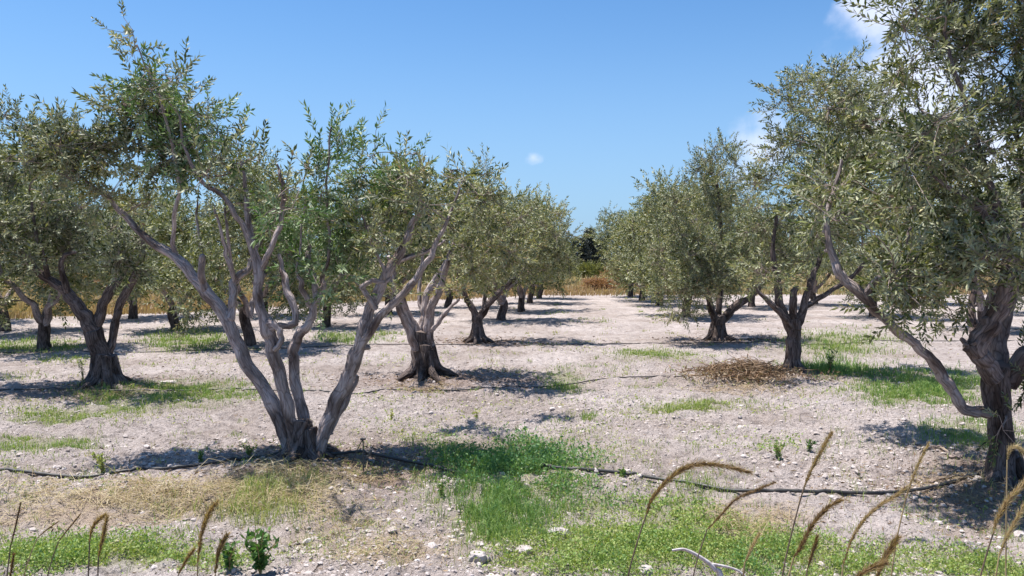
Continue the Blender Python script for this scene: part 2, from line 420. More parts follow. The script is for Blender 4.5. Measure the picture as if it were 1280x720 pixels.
def olive(u, v, label, limbs, clumps, lod, dens, group, trunk=None, bark=None, tone=0.42, sides=16, gn=0.34, rs=0.88, deep=0.85, pale=(), **kw):
    g = G(u, v); Y = g[1]
    base = np.array((g[0], g[1], float(gz(g[0], g[1]))))
    root = empty('olive_tree', base)
    tag(root, label, 'tree', group)
    bark = bark or M_bark
    lines = []
    tr = None
    if trunk:
        mb = MB(); L = limb_line(trunk, Y, 8, rs=max(rs, 0.85))
        L[0, 2] = min(L[0, 2], base[2] - 0.05)
        flare = np.clip(1 - (L[:, 2] - base[2]) / 0.22, 0, 1)
        tube(mb, L[:, :3], L[:, 3] * (1 + 0.45 * flare ** 1.5), 20, gn, 0.45)
        rb = L[:, 3].max()
        for q in range(7):
            a = q * 0.9 + rng.uniform(-0.25, 0.25); d = np.array((math.cos(a), math.sin(a), 0)); l = rb * rng.uniform(1.7, 2.6)
            c0 = np.array((L[0, 0], L[0, 1], base[2]))
            C = catmull(np.array([c0 + d * rb * 0.35 + (0, 0, rb * rng.uniform(1.3, 2.2)), c0 + d * rb * 0.85 + (0, 0, rb * 0.5), c0 + d * l * 0.75 + (0, 0, 0.012), c0 + d * l + (0, 0, -0.05)]), 5)
            tube(mb, C, np.linspace(rb * 0.42, rb * 0.16, len(C)), 9, 0.3, rng.uniform(0.2, 0.6))
        tr = mb.build('trunk', M_bark_old, root, base)
        lines.append(L)
    for li, s in enumerate(limbs):
        mb = MB(); L = limb_line(s, Y, rs=rs)
        if L[0, 2] < base[2] + 0.12: L[0, 2] = min(L[0, 2], base[2] - 0.05)
        tube(mb, L[:, :3], L[:, 3], sides, gn * 0.75, rng.uniform(0.4, 0.75))
        if lod < 2 and s[0][3] > 8:
            for q in range(3):
                e = int(rng.integers(len(L) // 5, len(L) - 4)); T = norm(L[e + 1, :3] - L[e, :3]); nv = norm(np.cross(T, rng.normal(size=3)) + 0.5 * T)
                r0 = L[e, 3]; tube(mb, np.array([L[e, :3], L[e, :3] + nv * r0 * 0.9, L[e, :3] + nv * r0 * rng.uniform(1.2, 1.9)]), np.array((0.85, 0.62, 0.45)) * r0 * rng.uniform(0.6, 0.9), 9, 0.3, 0.2)
        o = mb.build('limb', M_bark if li in pale else bark, tr if tr is not None else root, base)
        lines.append(L)
    cl = []
    for ci, c in enumerate(clumps):
        cu, cv, ru, rv, d = c[:5]
        d = d + (1, -1, 0.4, -0.5)[ci % 4] * deep * rng.uniform(0.5, 1.0)
        w = c[5] if len(c) > 5 else 1.0
        dt = c[6] if len(c) > 6 else 0.0
        lm = c[7] if len(c) > 7 else 0
        upr = c[8] if len(c) > 8 else 0.0
        k = (Y + d) / F
        rad = np.array((ru * k, (ru + rv) * 0.5 * k * 0.95, rv * k))
        cl.append((P(cu, cv, Y + d), rad, w, dt, lm, upr))
    mb = MB()
    grow_crown(mb, lines, cl, lod, dens, tone, **kw)
    mb.build('crown', [M_leaf, M_twig, M_leaf_green], root, base, smooth=False)
    return root

NEAR = 'olive trees of the orchard rows'
BASES += [(*G(378, 578)[:2], 0.03, 0.5), (*G(330, 630)[:2], 0.035, 0.4), (*G(1255, 606)[:2], 0.06, 0.5), (*G(530, 474)[:2], 0.06, 0.4),
          (*G(130, 484)[:2], 0.06, 0.45), (*G(990, 466)[:2], 0.05, 0.4), (*G(930, 478)[:2], 0.08, 0.5), (*G(660, 600)[:2], 0.05, 0.5)]

# the big multi-stemmed tree at the front of the lane
olive(380, 576, 'large four stemmed olive with pale forking limbs rising from a mound of dry straw',
  trunk=[(380, 590, 0, 24), (381, 578, 0, 23), (382, 564, 0, 21), (383, 548, 0, 16), (383, 534, 0, 9), (383, 524, 0, 3)],
  limbs=[
   [(370, 585, 0, 15), (357, 540, 0.02, 16), (336, 497, 0.04, 14.5), (303, 443, 0.08, 13.5), (285, 402, 0.12, 13), (262, 370, 0.15, 12.5), (236, 340, 0.2, 11), (213, 318, 0.25, 9.5), (180, 296, 0.3, 7.5), (155, 268, 0.35, 6), (120, 236, 0.3, 4), (85, 205, 0.2, 2.5)],
   [(287, 400, 0.1, 9), (291, 375, 0.15, 8.5), (292, 353, 0.2, 8), (311, 334, 0.25, 6), (318, 318, 0.3, 4.5), (330, 290, 0.3, 3)],
   [(292, 358, 0.2, 6), (290, 340, 0.15, 5.5), (283, 318, 0.1, 4.5), (279, 296, 0.05, 3.5), (268, 262, 0, 2.5)],
   [(258, 368, 0.15, 8), (254, 348, 0.1, 7.5), (252, 324, 0.05, 6.5), (251, 318, 0.05, 3)],
   [(222, 326, 0.25, 6.5), (216, 296, 0.2, 5), (219, 262, 0.1, 4.5), (224, 222, 0.05, 4), (214, 172, 0, 3), (195, 110, -0.1, 2.5), (172, 58, -0.15, 1.6)],
   [(376, 582, -0.05, 15), (367, 535, -0.06, 13.5), (352, 485, -0.08, 13), (341, 444, -0.1, 13), (337, 421, -0.1, 15), (328, 398, -0.1, 11), (323, 366, -0.08, 10.5), (322, 338, -0.06, 10), (313, 306, -0.05, 7.5), (299, 275, -0.05, 6), (280, 248, -0.08, 5), (252, 226, -0.1, 4), (232, 188, -0.15, 3), (222, 140, -0.2, 2)],
   [(322, 334, -0.05, 7.5), (314, 292, 0.05, 6.5), (309, 254, 0.1, 5.5), (305, 225, 0.1, 4), (300, 190, 0.1, 2.5)],
   [(324, 338, -0.06, 8), (338, 312, -0.1, 6.5), (350, 282, -0.12, 5.5), (354, 254, -0.12, 5), (352, 228, -0.12, 4.5), (346, 205, -0.1, 2)],
   [(334, 413, -0.12, 8), (350, 408, -0.14, 7), (366, 406, -0.15, 6.5), (370, 396, -0.15, 6.5), (361, 372, -0.1, 7), (354, 346, -0.05, 6), (349, 318, 0, 4)],
   [(344, 437, -0.16, 7), (352, 424, -0.17, 6.5), (348, 410, -0.16, 7), (334, 404, -0.14, 7)],
   [(386, 580, 0.1, 14), (378, 520, 0.14, 12.5), (367, 468, 0.18, 11), (367, 438, 0.2, 11), (374, 420, 0.22, 10.5), (387, 404, 0.22, 9), (393, 382, 0.22, 7.5), (403, 362, 0.22, 6), (404, 346, 0.22, 4.5), (412, 310, 0.2, 3), (408, 255, 0.15, 2.6), (410, 200, 0.1, 2.2), (414, 158, 0.1, 1.5)],
   [(394, 378, 0.22, 6.5), (394, 358, 0.24, 6.5), (388, 336, 0.26, 6), (386, 312, 0.28, 5), (384, 304, 0.28, 2)],
   [(391, 386, 0.22, 6), (381, 368, 0.18, 6), (375, 350, 0.16, 5), (372, 335, 0.16, 2.5), (380, 262, 0.2, 2), (380, 225, 0.2, 1.6), (384, 190, 0.2, 1.0)],
   [(392, 584, 0, 15), (402, 550, 0, 13.5), (415, 513, 0, 14), (435, 470, 0, 13.5), (447, 437, 0, 13), (457, 406, 0, 12), (467, 377, 0.02, 11), (486, 338, 0.05, 10), (506, 304, 0.08, 8.5), (519, 272, 0.1, 7), (528, 244, 0.1, 5.5), (531, 222, 0.1, 3.5), (522, 190, 0.1, 2)],
   [(436, 476, 0.03, 9), (452, 436, -0.02, 10), (468, 404, -0.06, 9.5), (488, 380, -0.1, 9), (513, 359, -0.15, 7.5), (533, 330, -0.18, 6.5), (546, 303, -0.2, 5), (562, 268, -0.2, 3), (575, 235, -0.2, 2)],
   [(492, 330, 0.06, 6), (508, 322, 0.1, 5.5), (532, 315, 0.15, 4), (556, 300, 0.2, 2.5)],
   [(470, 386, -0.05, 6.5), (459, 372, -0.1, 6), (453, 358, -0.13, 5.5), (464, 352, -0.15, 5), (480, 353, -0.16, 4.5), (491, 347, -0.17, 3.5)],
   [(410, 542, 0.1, 8), (424, 512, 0.14, 8), (438, 488, 0.16, 7), (446, 470, 0.18, 5)],
   [(480, 352, 0.0, 4), (476, 326, -0.05, 3), (462, 300, -0.1, 2.5), (452, 270, -0.1, 1.8)],
  ],
  clumps=[
   (205, 142, 76, 42, -0.1, 1.25), (196, 96, 30, 20, -0.15, 1.1, 0.03, 2, 0.1), (174, 60, 11, 16, -0.15, 0.9, 0.05, 0, 0.5), (164, 38, 5, 6, -0.15, 0.9, 0.05, 0, 0.5), (140, 132, 20, 14, -0.1, 0.55, 0, 0, 0.4), (224, 108, 20, 16, -0.1, 0.9, 0, 0, 0.1),
   (150, 182, 85, 38, 0.15, 1.2), (85, 188, 60, 34, 0.2, 1.05), (240, 172, 56, 42, -0.15, 1.3, 0.05, 2), (270, 205, 34, 28, -0.2, 0.8), (200, 205, 55, 22, 0.2, 0.7),
   (95, 232, 55, 26, 0.3, 0.6, 0.05), (180, 262, 45, 22, 0.3, 0.3, 0.1), (300, 212, 18, 24, 0.05, 0.5, 0, 0, 0.3), (326, 200, 9, 16, 0, 0.4, -0.05, 0, 0.6),
   (282, 262, 26, 20, 0.2, 0.3, 0.05), (342, 262, 26, 20, -0.1, 0.5, -0.03, 2), (352, 244, 18, 14, -0.1, 0.4),
   (416, 182, 23, 26, 0.1, 1.0, -0.05, 2, 0.7), (406, 225, 19, 34, 0.1, 1.0, -0.05, 2, 0.6), (438, 196, 10, 16, 0.1, 0.5, 0, 2, 0.6), (385, 195, 14, 30, 0.2, 0.22, 0, 0, 0.5),
   (396, 290, 46, 38, 0.25, 1.1, 0.0, 2), (372, 328, 24, 36, 0.4, 0.8, -0.12, 2), (432, 296, 46, 40, 0.2, 1.0, 0.08, 2), (414, 345, 26, 26, 0.3, 0.6, 0.05, 2),
   (500, 222, 44, 26, 0.1, 1.1, 0, 2), (508, 200, 24, 12, 0.1, 0.6, 0, 2, 0.4), (478, 248, 52, 40, 0.2, 0.85, 0.14), (540, 232, 48, 34, -0.1, 0.75, 0.08), (578, 215, 36, 20, -0.2, 0.5, 0.1, 0, 0.3),
   (475, 300, 40, 36, 0.25, 0.75, 0.1), (545, 280, 36, 34, -0.1, 0.45, 0.1), (465, 195, 12, 12, 0.1, 0.4, 0, 2, 0.3), (600, 232, 22, 16, -0.2, 0.35, 0.1), (528, 250, 62, 34, 1.9, 1.0, 0.05), (590, 250, 40, 24, 1.9, 0.8, 0.05), (348, 264, 32, 16, -0.8, 0.7, -0.05, 2),
  ], lod=1, dens=300, group=NEAR, rs=0.60, deep=0.5, tone=0.38)

# the near tree cut by the edge of the picture
olive(1256, 606, 'nearest olive whose long low limb bows far out over bare stony ground',
  trunk=[(1258, 622, 0, 21), (1254, 590, 0, 18), (1252, 550, 0, 16.5), (1250, 515, 0, 17), (1247, 480, 0, 17.5), (1250, 455, 0, 15)],
  limbs=[
   [(1252, 520, 0, 9.2), (1232, 516, -0.03, 8.0), (1212, 514, -0.05, 7.6), (1197, 503, -0.08, 7.4), (1184, 480, -0.1, 7.6), (1170, 458, -0.12, 7.7), (1150, 436, -0.14, 7.4), (1128, 416, -0.15, 7.1), (1100, 394, -0.15, 7.4), (1076, 368, -0.15, 7.4), (1054, 348, -0.12, 6.9), (1043, 325, -0.1, 5.9), (1036, 300, -0.08, 4.9), (1034, 272, -0.05, 4.0), (1042, 240, 0, 2.9), (1052, 200, 0.05, 2.0)],
   [(1078, 370, -0.15, 6), (1100, 345, -0.2, 4.5), (1122, 318, -0.25, 3.4), (1140, 285, -0.3, 2.4)],
   [(1245, 475, -0.1, 14), (1228, 448, -0.14, 13), (1220, 434, -0.16, 13.5), (1232, 415, -0.17, 13), (1246, 392, -0.18, 13), (1258, 365, -0.2, 13.5), (1262, 338, -0.2, 11.5), (1258, 312, -0.2, 10), (1252, 286, -0.2, 8.5), (1240, 240, -0.2, 6.5), (1222, 180, -0.25, 4.8), (1200, 110, -0.3, 3.2), (1180, 40, -0.3, 2)],
   [(1222, 440, -0.16, 10), (1212, 434, -0.17, 9.5), (1206, 434, -0.17, 6)],
   [(1256, 480, 0.05, 15), (1272, 455, 0, 13), (1292, 432, -0.05, 12), (1318, 400, -0.1, 10), (1340, 340, -0.1, 8), (1345, 260, -0.1, 6), (1335, 180, -0.15, 4), (1320, 90, -0.2, 2.5)],
   [(1248, 478, 0.15, 13), (1246, 445, 0.2, 14), (1251, 415, 0.24, 12), (1262, 385, 0.28, 8), (1272, 350, 0.3, 6.5), (1280, 290, 0.3, 5), (1275, 200, 0.3, 3.5), (1262, 100, 0.3, 2.2)],
   [(1250, 286, -0.2, 6), (1225, 262, -0.22, 4.5), (1195, 240, -0.28, 3.4), (1165, 215, -0.3, 2.4)],
   [(1240, 470, 0.25, 9), (1222, 420, 0.4, 8), (1215, 395, 0.5, 6), (1218, 360, 0.6, 4)],
  ],
  clumps=[
   (1195, 60, 80, 60, -0.2, 0.85), (1150, 20, 42, 34, -0.25, 0.8), (1262, 40, 70, 70, 0, 0.8), (1128, 90, 30, 30, -0.1, 0.6), (1215, 145, 85, 50, -0.1, 0.95), (1150, 160, 60, 50, -0.1, 0.85),
   (1160, 225, 62, 46, -0.15, 0.9), (1235, 215, 65, 50, -0.2, 0.9), (1180, 285, 62, 46, -0.25, 1.05, 0.02), (1128, 335, 38, 42, -0.25, 1.2, 0.08), (1165, 345, 58, 42, -0.25, 1.3, 0.02), (1136, 378, 32, 20, -0.2, 0.9, 0.1), (1190, 385, 30, 14, -0.2, 0.7, 0.1),
   (1240, 300, 50, 40, -0.1, 0.8), (1225, 345, 30, 26, 0.1, 0.6, 0.1), (1290, 130, 60, 80, 0, 0.8), (1300, 250, 60, 70, 0, 0.7), (1340, 330, 50, 50, 0, 0.6), (1190, -30, 80, 40, -0.2, 0.8), (1290, -30, 80, 50, 0, 0.8),
   (1285, 470, 22, 50, -0.2, 0.5, -0.1), (1262, 535, 16, 30, -0.25, 0.35, -0.1), (1075, 195, 55, 44, 1.6, 1.3), (1030, 228, 38, 38, 1.7, 1.1), (1022, 282, 30, 22, 1.7, 0.9), (1072, 135, 50, 36, 1.2, 0.8), (1062, 255, 46, 30, 1.8, 1.2, 0.1), (1110, 265, 46, 30, 1.3, 0.8), (1150, 200, 60, 40, 1.2, 0.8),
   (1360, 420, 45, 45, 0, 0.5), (1043, 222, 30, 34, -0.4, 0.9, 0.05), (1052, 262, 24, 20, -0.9, 0.6, 0.08),
  ], lod=1, dens=300, group=NEAR, tone=0.40, pale=(0,), rs=0.82, bark=M_bark_mid, deep=0.5)

# second row, dark tree on the left
olive(130, 484, 'dark stocky olive with broad split trunk between patches of green grass',
  trunk=[(132, 492, 0, 21), (132, 472, 0, 18), (128, 452, 0, 16), (121, 430, 0, 15), (115, 412, 0, 12)],
  limbs=[
   [(118, 418, 0, 11), (106, 396, 0, 10), (94, 380, 0, 9.5), (80, 362, 0, 8.5), (62, 350, 0, 6.5), (42, 334, 0, 5), (22, 312, 0, 4), (5, 280, 0, 2.5)],
   [(118, 415, 0.05, 8.5), (128, 385, 0.1, 8), (138, 365, 0.1, 7), (152, 345, 0.15, 5), (165, 320, 0.2, 3.5)],
   [(133, 452, 0.1, 8), (141, 425, 0.15, 6.5), (146, 395, 0.2, 6.5), (154, 372, 0.2, 6.5), (166, 348, 0.2, 6), (176, 325, 0.2, 4), (180, 290, 0.2, 3)],
   [(84, 365, -0.05, 5), (76, 335, -0.1, 4), (80, 320, -0.1, 3), (95, 315, -0.1, 2)],
   [(60, 348, 0, 4), (54, 320, -0.1, 3.5), (44, 290, -0.2, 2.5), (40, 250, -0.2, 2)],
  ],
  clumps=[
   (90, 300, 75, 42, 0, 1.0, -0.12), (150, 310, 48, 42, 0.1, 1.0, -0.15), (35, 285, 60, 42, 0, 0.9, -0.02), (-30, 270, 60, 60, 0, 0.9), (10, 200, 55, 40, -0.2, 1.0, -0.1), (15, 160, 34, 24, -0.2, 0.8, -0.1, 0, 0.3), (-45, 190, 50, 50, -0.1, 0.9),
   (80, 252, 55, 28, 0, 0.7), (60, 190, 48, 40, 0, 0.8), (88, 155, 34, 20, 0, 0.6, 0, 0, 0.2), (150, 268, 44, 22, 0.1, 0.5), (40, 325, 40, 22, 0, 0.6, 0.1), (-60, 330, 50, 40, 0, 0.6), (175, 335, 22, 20, 0.1, 0.6, -0.1),
  ], lod=2, dens=215, group=NEAR, bark=M_bark_old, tone=0.34, rs=0.8)

# second tree of the lane's left row
olive(530, 474, 'grey olive with gnarled hollow foot and fan of thin stems behind the four stemmed tree',
  trunk=[(532, 482, 0, 20), (532, 468, 0, 15.5), (528, 452, 0, 13), (526, 432, 0, 12), (525, 416, 0, 9)],
  limbs=[
   [(527, 432, 0, 9), (518, 412, 0, 6.5), (510, 394, 0, 6), (504, 376, -0.05, 5), (496, 352, -0.1, 4), (486, 320, -0.2, 3)],
   [(526, 420, 0.05, 7), (530, 395, 0.1, 5.5), (533, 370, 0.15, 5.5), (543, 352, 0.2, 5), (556, 330, 0.2, 4), (572, 296, 0.25, 3)],
   [(538, 462, 0.05, 9), (536, 434, 0.05, 8), (536, 408, 0.05, 7.5), (539, 384, 0, 6), (548, 366, 0, 5), (552, 350, 0, 4.5), (560, 325, -0.1, 3)],
   [(541, 412, -0.1, 4), (552, 398, -0.15, 3.5), (562, 386, -0.2, 2.6), (574, 374, -0.25, 1.8)],
   [(519, 438, -0.15, 6), (510, 412, -0.25, 5.5), (502, 390, -0.3, 5), (494, 366, -0.35, 4), (484, 342, -0.4, 2.8)],
   [(530, 398, 0.1, 4), (524, 372, 0.2, 3.2), (526, 345, 0.3, 2.6), (530, 310, 0.3, 2)],
  ],
  clumps=[
   (575, 262, 62, 40, 0, 0.9, 0.06), (620, 290, 52, 42, 0, 0.85, 0.1), (545, 300, 56, 36, 0.1, 0.8, 0.1), (600, 320, 58, 34, -0.1, 0.75, 0.14), (500, 318, 46, 34, 0, 0.7, 0.08), (560, 345, 46, 22, 0, 0.5, 0.15), (598, 222, 34, 24, 0, 0.55, 0.05, 0, 0.3),
   (630, 340, 36, 22, -0.1, 0.5, 0.15), (540, 232, 40, 26, 0.2, 0.6), (484, 352, 26, 18, 0, 0.4, 0.15), (440, 330, 26, 26, 0.4, 0.4, 0.1),
  ], lod=2, dens=215, group=NEAR, bark=M_bark, tone=0.46)

# third tree of the lane's left row
olive(597, 426, 'olive with short forked black trunk, third along the left side of the lane',
  trunk=[(597, 430, 0, 11), (597, 420, 0, 9), (596, 408, 0, 8), (596, 396, 0, 7)],
  limbs=[
   [(596, 402, 0, 5.5), (590, 386, 0, 5), (583, 374, 0, 4.5), (578, 358, -0.1, 3.4), (570, 335, -0.2, 2.4)],
   [(597, 400, 0, 6), (605, 388, 0, 5), (614, 376, 0, 4.5), (626, 364, 0.1, 4), (640, 352, 0.2, 2.8), (655, 335, 0.2, 2)],
   [(605, 388, 0, 4), (606, 370, 0.2, 3), (612, 345, 0.3, 2.4)],
  ],
  clumps=[
   (640, 285, 50, 42, 0, 0.95, 0.08), (685, 290, 36, 36, 0.3, 0.9, 0.08), (610, 320, 46, 32, 0, 0.9, 0.1), (660, 325, 48, 28, -0.2, 0.9, 0.1), (645, 258, 30, 16, 0, 0.6, 0.05, 0, 0.2), (700, 318, 24, 28, 0.2, 0.7, 0.08), (590, 350, 26, 16, -0.3, 0.4, 0.12), (575, 300, 36, 34, 0, 0.7, 0.1),
  ], lod=2, dens=175, group=NEAR, bark=M_bark_old, tone=0.46, sides=9)

# second tree of the lane's right row
olive(990, 467, 'olive on a straight grey trunk standing next to the heap of dry cuttings',
  trunk=[(991, 474, 0, 13), (991, 455, 0, 11), (992, 435, 0, 10.5), (993, 415, 0, 10.5), (993, 400, 0, 9)],
  limbs=[
   [(991, 412, 0, 8), (981, 395, 0, 7), (974, 378, 0, 6.5), (973, 358, 0, 6), (971, 342, 0, 5), (966, 310, 0, 3.5), (970, 270, 0, 2.5)],
   [(985, 402, -0.1, 5), (970, 386, -0.15, 4), (956, 372, -0.2, 3), (940, 355, -0.2, 2)],
   [(993, 406, 0, 6), (992, 385, -0.05, 5.5), (991, 368, -0.08, 5), (996, 360, -0.1, 4.5)],
   [(997, 405, 0.05, 7), (1005, 380, 0.1, 5.5), (1012, 358, 0.1, 5), (1018, 340, 0.15, 4), (1030, 310, 0.2, 3), (1040, 260, 0.2, 2.4), (1030, 180, 0.2, 1.8)],
   [(1004, 384, 0.1, 4.5), (1030, 370, 0.3, 3.5), (1060, 350, 0.4, 2.8), (1090, 320, 0.4, 2)],
  ],
  clumps=[
   (985, 300, 55, 36, -0.2, 1.0, 0.04), (960, 335, 34, 26, -0.3, 0.8, 0.08), (1000, 235, 56, 46, 0, 0.8), (985, 170, 40, 44, 0, 0.75), (1045, 175, 56, 56, 0.2, 0.8), (1030, 110, 52, 34, 0.1, 0.8), (1080, 120, 46, 40, 0.2, 0.8), (975, 125, 26, 24, 0, 0.5, 0, 0, 0.3), (1000, 85, 22, 14, 0.1, 0.45, 0, 0, 0.4), (1065, 85, 26, 14, 0.1, 0.45, 0, 0, 0.4),
   (1080, 235, 56, 44, 0.3, 0.6, 0.06), (1040, 285, 46, 34, 0.2, 0.5, 0.08), (945, 215, 18, 24, 0, 0.4, 0, 0, 0.2), (1090, 300, 36, 28, 0.4, 0.5, 0.1), (948, 275, 30, 34, -0.1, 0.7, 0.05), (1020, 325, 36, 16, 0, 0.5, 0.1),
  ], lod=2, dens=215, group=NEAR, bark=M_bark_old, tone=0.43)

# third tree of the lane's right row
olive(898, 426, 'full olive with low skirt of leaves over a short leaning trunk across the lane',
  trunk=[(897, 431, 0, 12), (897, 420, 0, 10), (898, 408, 0, 9.5), (899, 396, 0, 9)],
  limbs=[
   [(900, 402, 0, 7), (912, 390, 0, 6), (924, 380, 0, 5.5), (940, 370, 0, 4), (956, 352, 0.1, 3)],
   [(896, 402, 0, 6), (890, 388, 0, 5), (886, 370, 0, 4), (876, 340, -0.1, 3), (866, 300, -0.2, 2.4)],
   [(898, 400, 0.1, 5), (900, 370, 0.2, 4), (906, 330, 0.2, 3), (900, 270, 0.2, 2.5), (895, 220, 0.2, 1.6)],
  ],
  clumps=[
   (885, 250, 56, 48, 0, 1.0, 0.02), (860, 310, 52, 44, -0.3, 1.0, 0.03), (915, 305, 48, 44, -0.2, 0.95, 0.02), (895, 205, 36, 26, 0, 0.75, 0, 0, 0.2), (920, 190, 16, 12, 0, 0.4, 0, 0, 0.3), (840, 265, 36, 36, 0, 0.9, 0.05), (930, 235, 32, 32, 0.2, 0.75, 0.05),
   (862, 366, 38, 26, -0.8, 1.3, 0.1), (842, 348, 32, 30, -0.5, 1.2, 0.08), (920, 350, 34, 20, -0.3, 0.9, 0.1), (850, 390, 22, 12, -0.8, 0.9, 0.12), (885, 345, 40, 24, -0.6, 1.1, 0.08),
  ], lod=2, dens=185, group=NEAR, bark=M_bark_old, tone=0.44, sides=9)

# ------------------------------------------------------------------ olive trees farther back: three kinds, copied with their parts
def generic_olive(seed, height=3.5, spread=1.6, stems=3, low=1.1, tone=0.44, lod=3, dens=120):
    r = random.Random(seed)
    root = empty('olive_tree', (0, 0, 0))
    mb = MB(); lines = []
    hb = r.uniform(0.4, 0.65)
    T = catmull(np.array([(0, 0, -0.08, 0.15), (0.02, 0, 0.15, 0.115), (r.uniform(-.08, .08), r.uniform(-.08, .08), hb, 0.105), (r.uniform(-.1, .1), 0, hb + 0.2, 0.07)]), 6)
    tube(mb, T[:, :3], T[:, 3], 12, 0.3, 0.4)
    lines.append(T)
    tr = mb.build('trunk', M_bark_old, root)
    cl = []
    for i in range(stems):
        a = i * 6.283 / stems + r.uniform(-.5, .5)
        dx, dy = math.cos(a), math.sin(a)
        k = spread * r.uniform(0.4, 0.62)
        q = [(0.03 * dx, 0.03 * dy, hb, 0.075), (0.25 * dx * k, 0.25 * dy * k, hb + 0.35, 0.064), (0.65 * dx * k, 0.65 * dy * k, hb + 0.75, 0.052),
             (k * dx, k * dy, hb + 1.2, 0.036), (1.15 * k * dx, 1.15 * k * dy, height * 0.72, 0.028), (1.1 * k * dx, 1.1 * k * dy, height * 0.88, 0.012)]
        L = catmull(np.array(q), 6); L[1:-1, :3] += 0.14 * np.stack([vnoise(np.arange(len(L)) * 0.3 + rng.random() * 99, np.zeros(len(L)) + q) for q in (1.3, 4.4, 7.7)], 1)[1:-1]
        lm = MB(); tube(lm, L[:, :3], L[:, 3], 9, 0.2, r.uniform(0.3, 0.8)); lm.build('limb', M_bark, tr)
        lines.append(L)
    for i in range(11):
        a = i * 2.4 + r.uniform(-.4, .4); z = low + (height - low - 0.3) * ((i % 4) / 3.2)
        k = spread * (0.68 - 0.35 * max(0, z / height - 0.55)) * r.uniform(0.65, 1.05)
        s = spread * r.uniform(0.34, 0.5)
        cl.append((np.array((k * math.cos(a), k * math.sin(a), z + 0.25)), np.array((s, s, s * 0.8)), r.uniform(0.7, 1.05), r.uniform(-.06, .08), 0, r.choice((0, 0, 0.2))))
    cl.append((np.array((0, 0, height - 0.55)), np.array((spread * 0.55, spread * 0.55, 0.5)), 1.0, 0, 0, 0.2))
    cm = MB(); grow_crown(cm, lines, cl, lod, dens, tone, barek=1.4, sig=0.2, per=16)
    cm.build('crown', [M_leaf, M_twig, M_leaf_green], root, smooth=False)
    return root

KINDS = [generic_olive(3, 3.5, 1.75, 3, 0.95), generic_olive(8, 3.3, 1.7, 4, 1.1, 0.48), generic_olive(15, 3.8, 1.8, 3, 0.85, 0.42)]
used = [False] * 3
def place_olive(u, v, k, s, rz, label, group=NEAR):
    g = G(u, v)
    o = KINDS[k] if not used[k] else copy_tree(KINDS[k])
    used[k] = True
    o.location = (g[0], g[1], float(gz(g[0], g[1]))); o.rotation_euler.z = R(rz); o.scale = (s, s, s * random.uniform(0.96, 1.04))
    tag(o, label, 'tree', group)
    return o

spots = [
 (311, 434, 2, 0.92, 40, 'thin dark double trunked olive seen between the limbs of the four stemmed tree'),
 (56, 437, 0, 1.00, 190, 'olive with pale leaning limbs beside the broad split trunk of the dark tree'),
 (627, 402, 1, 1.02, 70, 'low wide forked olive, fourth along the left side of the lane'),
 (652, 389, 0, 1.05, 120, 'olive with crossed stems, fifth along the left side of the lane'),
 (663, 379, 2, 1.0, 200, 'slim olive, sixth along the left side of the lane'),
 (674, 373, 1, 1.02, 20, 'last olive of the left lane side, next to the dry field'),
 (220, 413, 1, 0.98, 250, 'small V shaped olive standing alone behind the left grass patch'),
 (408, 408, 2, 0.94, 300, 'olive hidden to its skirt behind the pale cut stubs of the four stemmed tree'),
 (6, 416, 2, 1.02, 10, 'thick dark olive at the left edge of the photo'),
 (166, 398, 0, 1.02, 75, 'slender olive with pale curved stems seen beyond the dark stocky tree'),
 (330, 396, 1, 1.04, 330, 'far olive directly behind the left limb of the four stemmed tree'),
 (486, 392, 0, 1.02, 215, 'far olive behind the bowed right limb of the four stemmed tree'),
 (858, 397, 2, 1.05, 140, 'olive half hidden behind the full skirted tree across the lane'),
 (824, 383, 0, 1.12, 30, 'olive with grey drooping skirt, fourth along the right side of the lane'),
 (803, 376, 1, 1.12, 95, 'olive with several bare thin stems, fifth along the right side of the lane'),
 (788, 371, 2, 1.05, 260, 'last olive of the right lane side, in front of the rusty bushes'),
 (1018, 381, 1, 1.08, 180, 'far olive with black trunk seen between the straight trunk and the bowing limb'),
 (1092, 396, 2, 1.05, 60, 'olive seen under the bowing limb of the nearest tree'),
 (1228, 412, 0, 1.12, 310, 'olive with dark shade behind the nearest trunk at the right'),
 (1170, 381, 1, 1.1, 350, 'farther olive behind the hanging leaves of the bowing limb'),
 (940, 384, 0, 1.05, 155, 'far olive filling the gap behind the straight grey trunk'),
 (560, 384, 1, 1.05, 65, 'far olive seen past the fan of thin stems'),
 (-60, 404, 1, 1.05, 135, 'olive mostly outside the left edge of the photo'),
 (1290, 392, 2, 1.08, 225, 'far olive at the right edge of the photo'),
]
for s in spots: place_olive(*s)

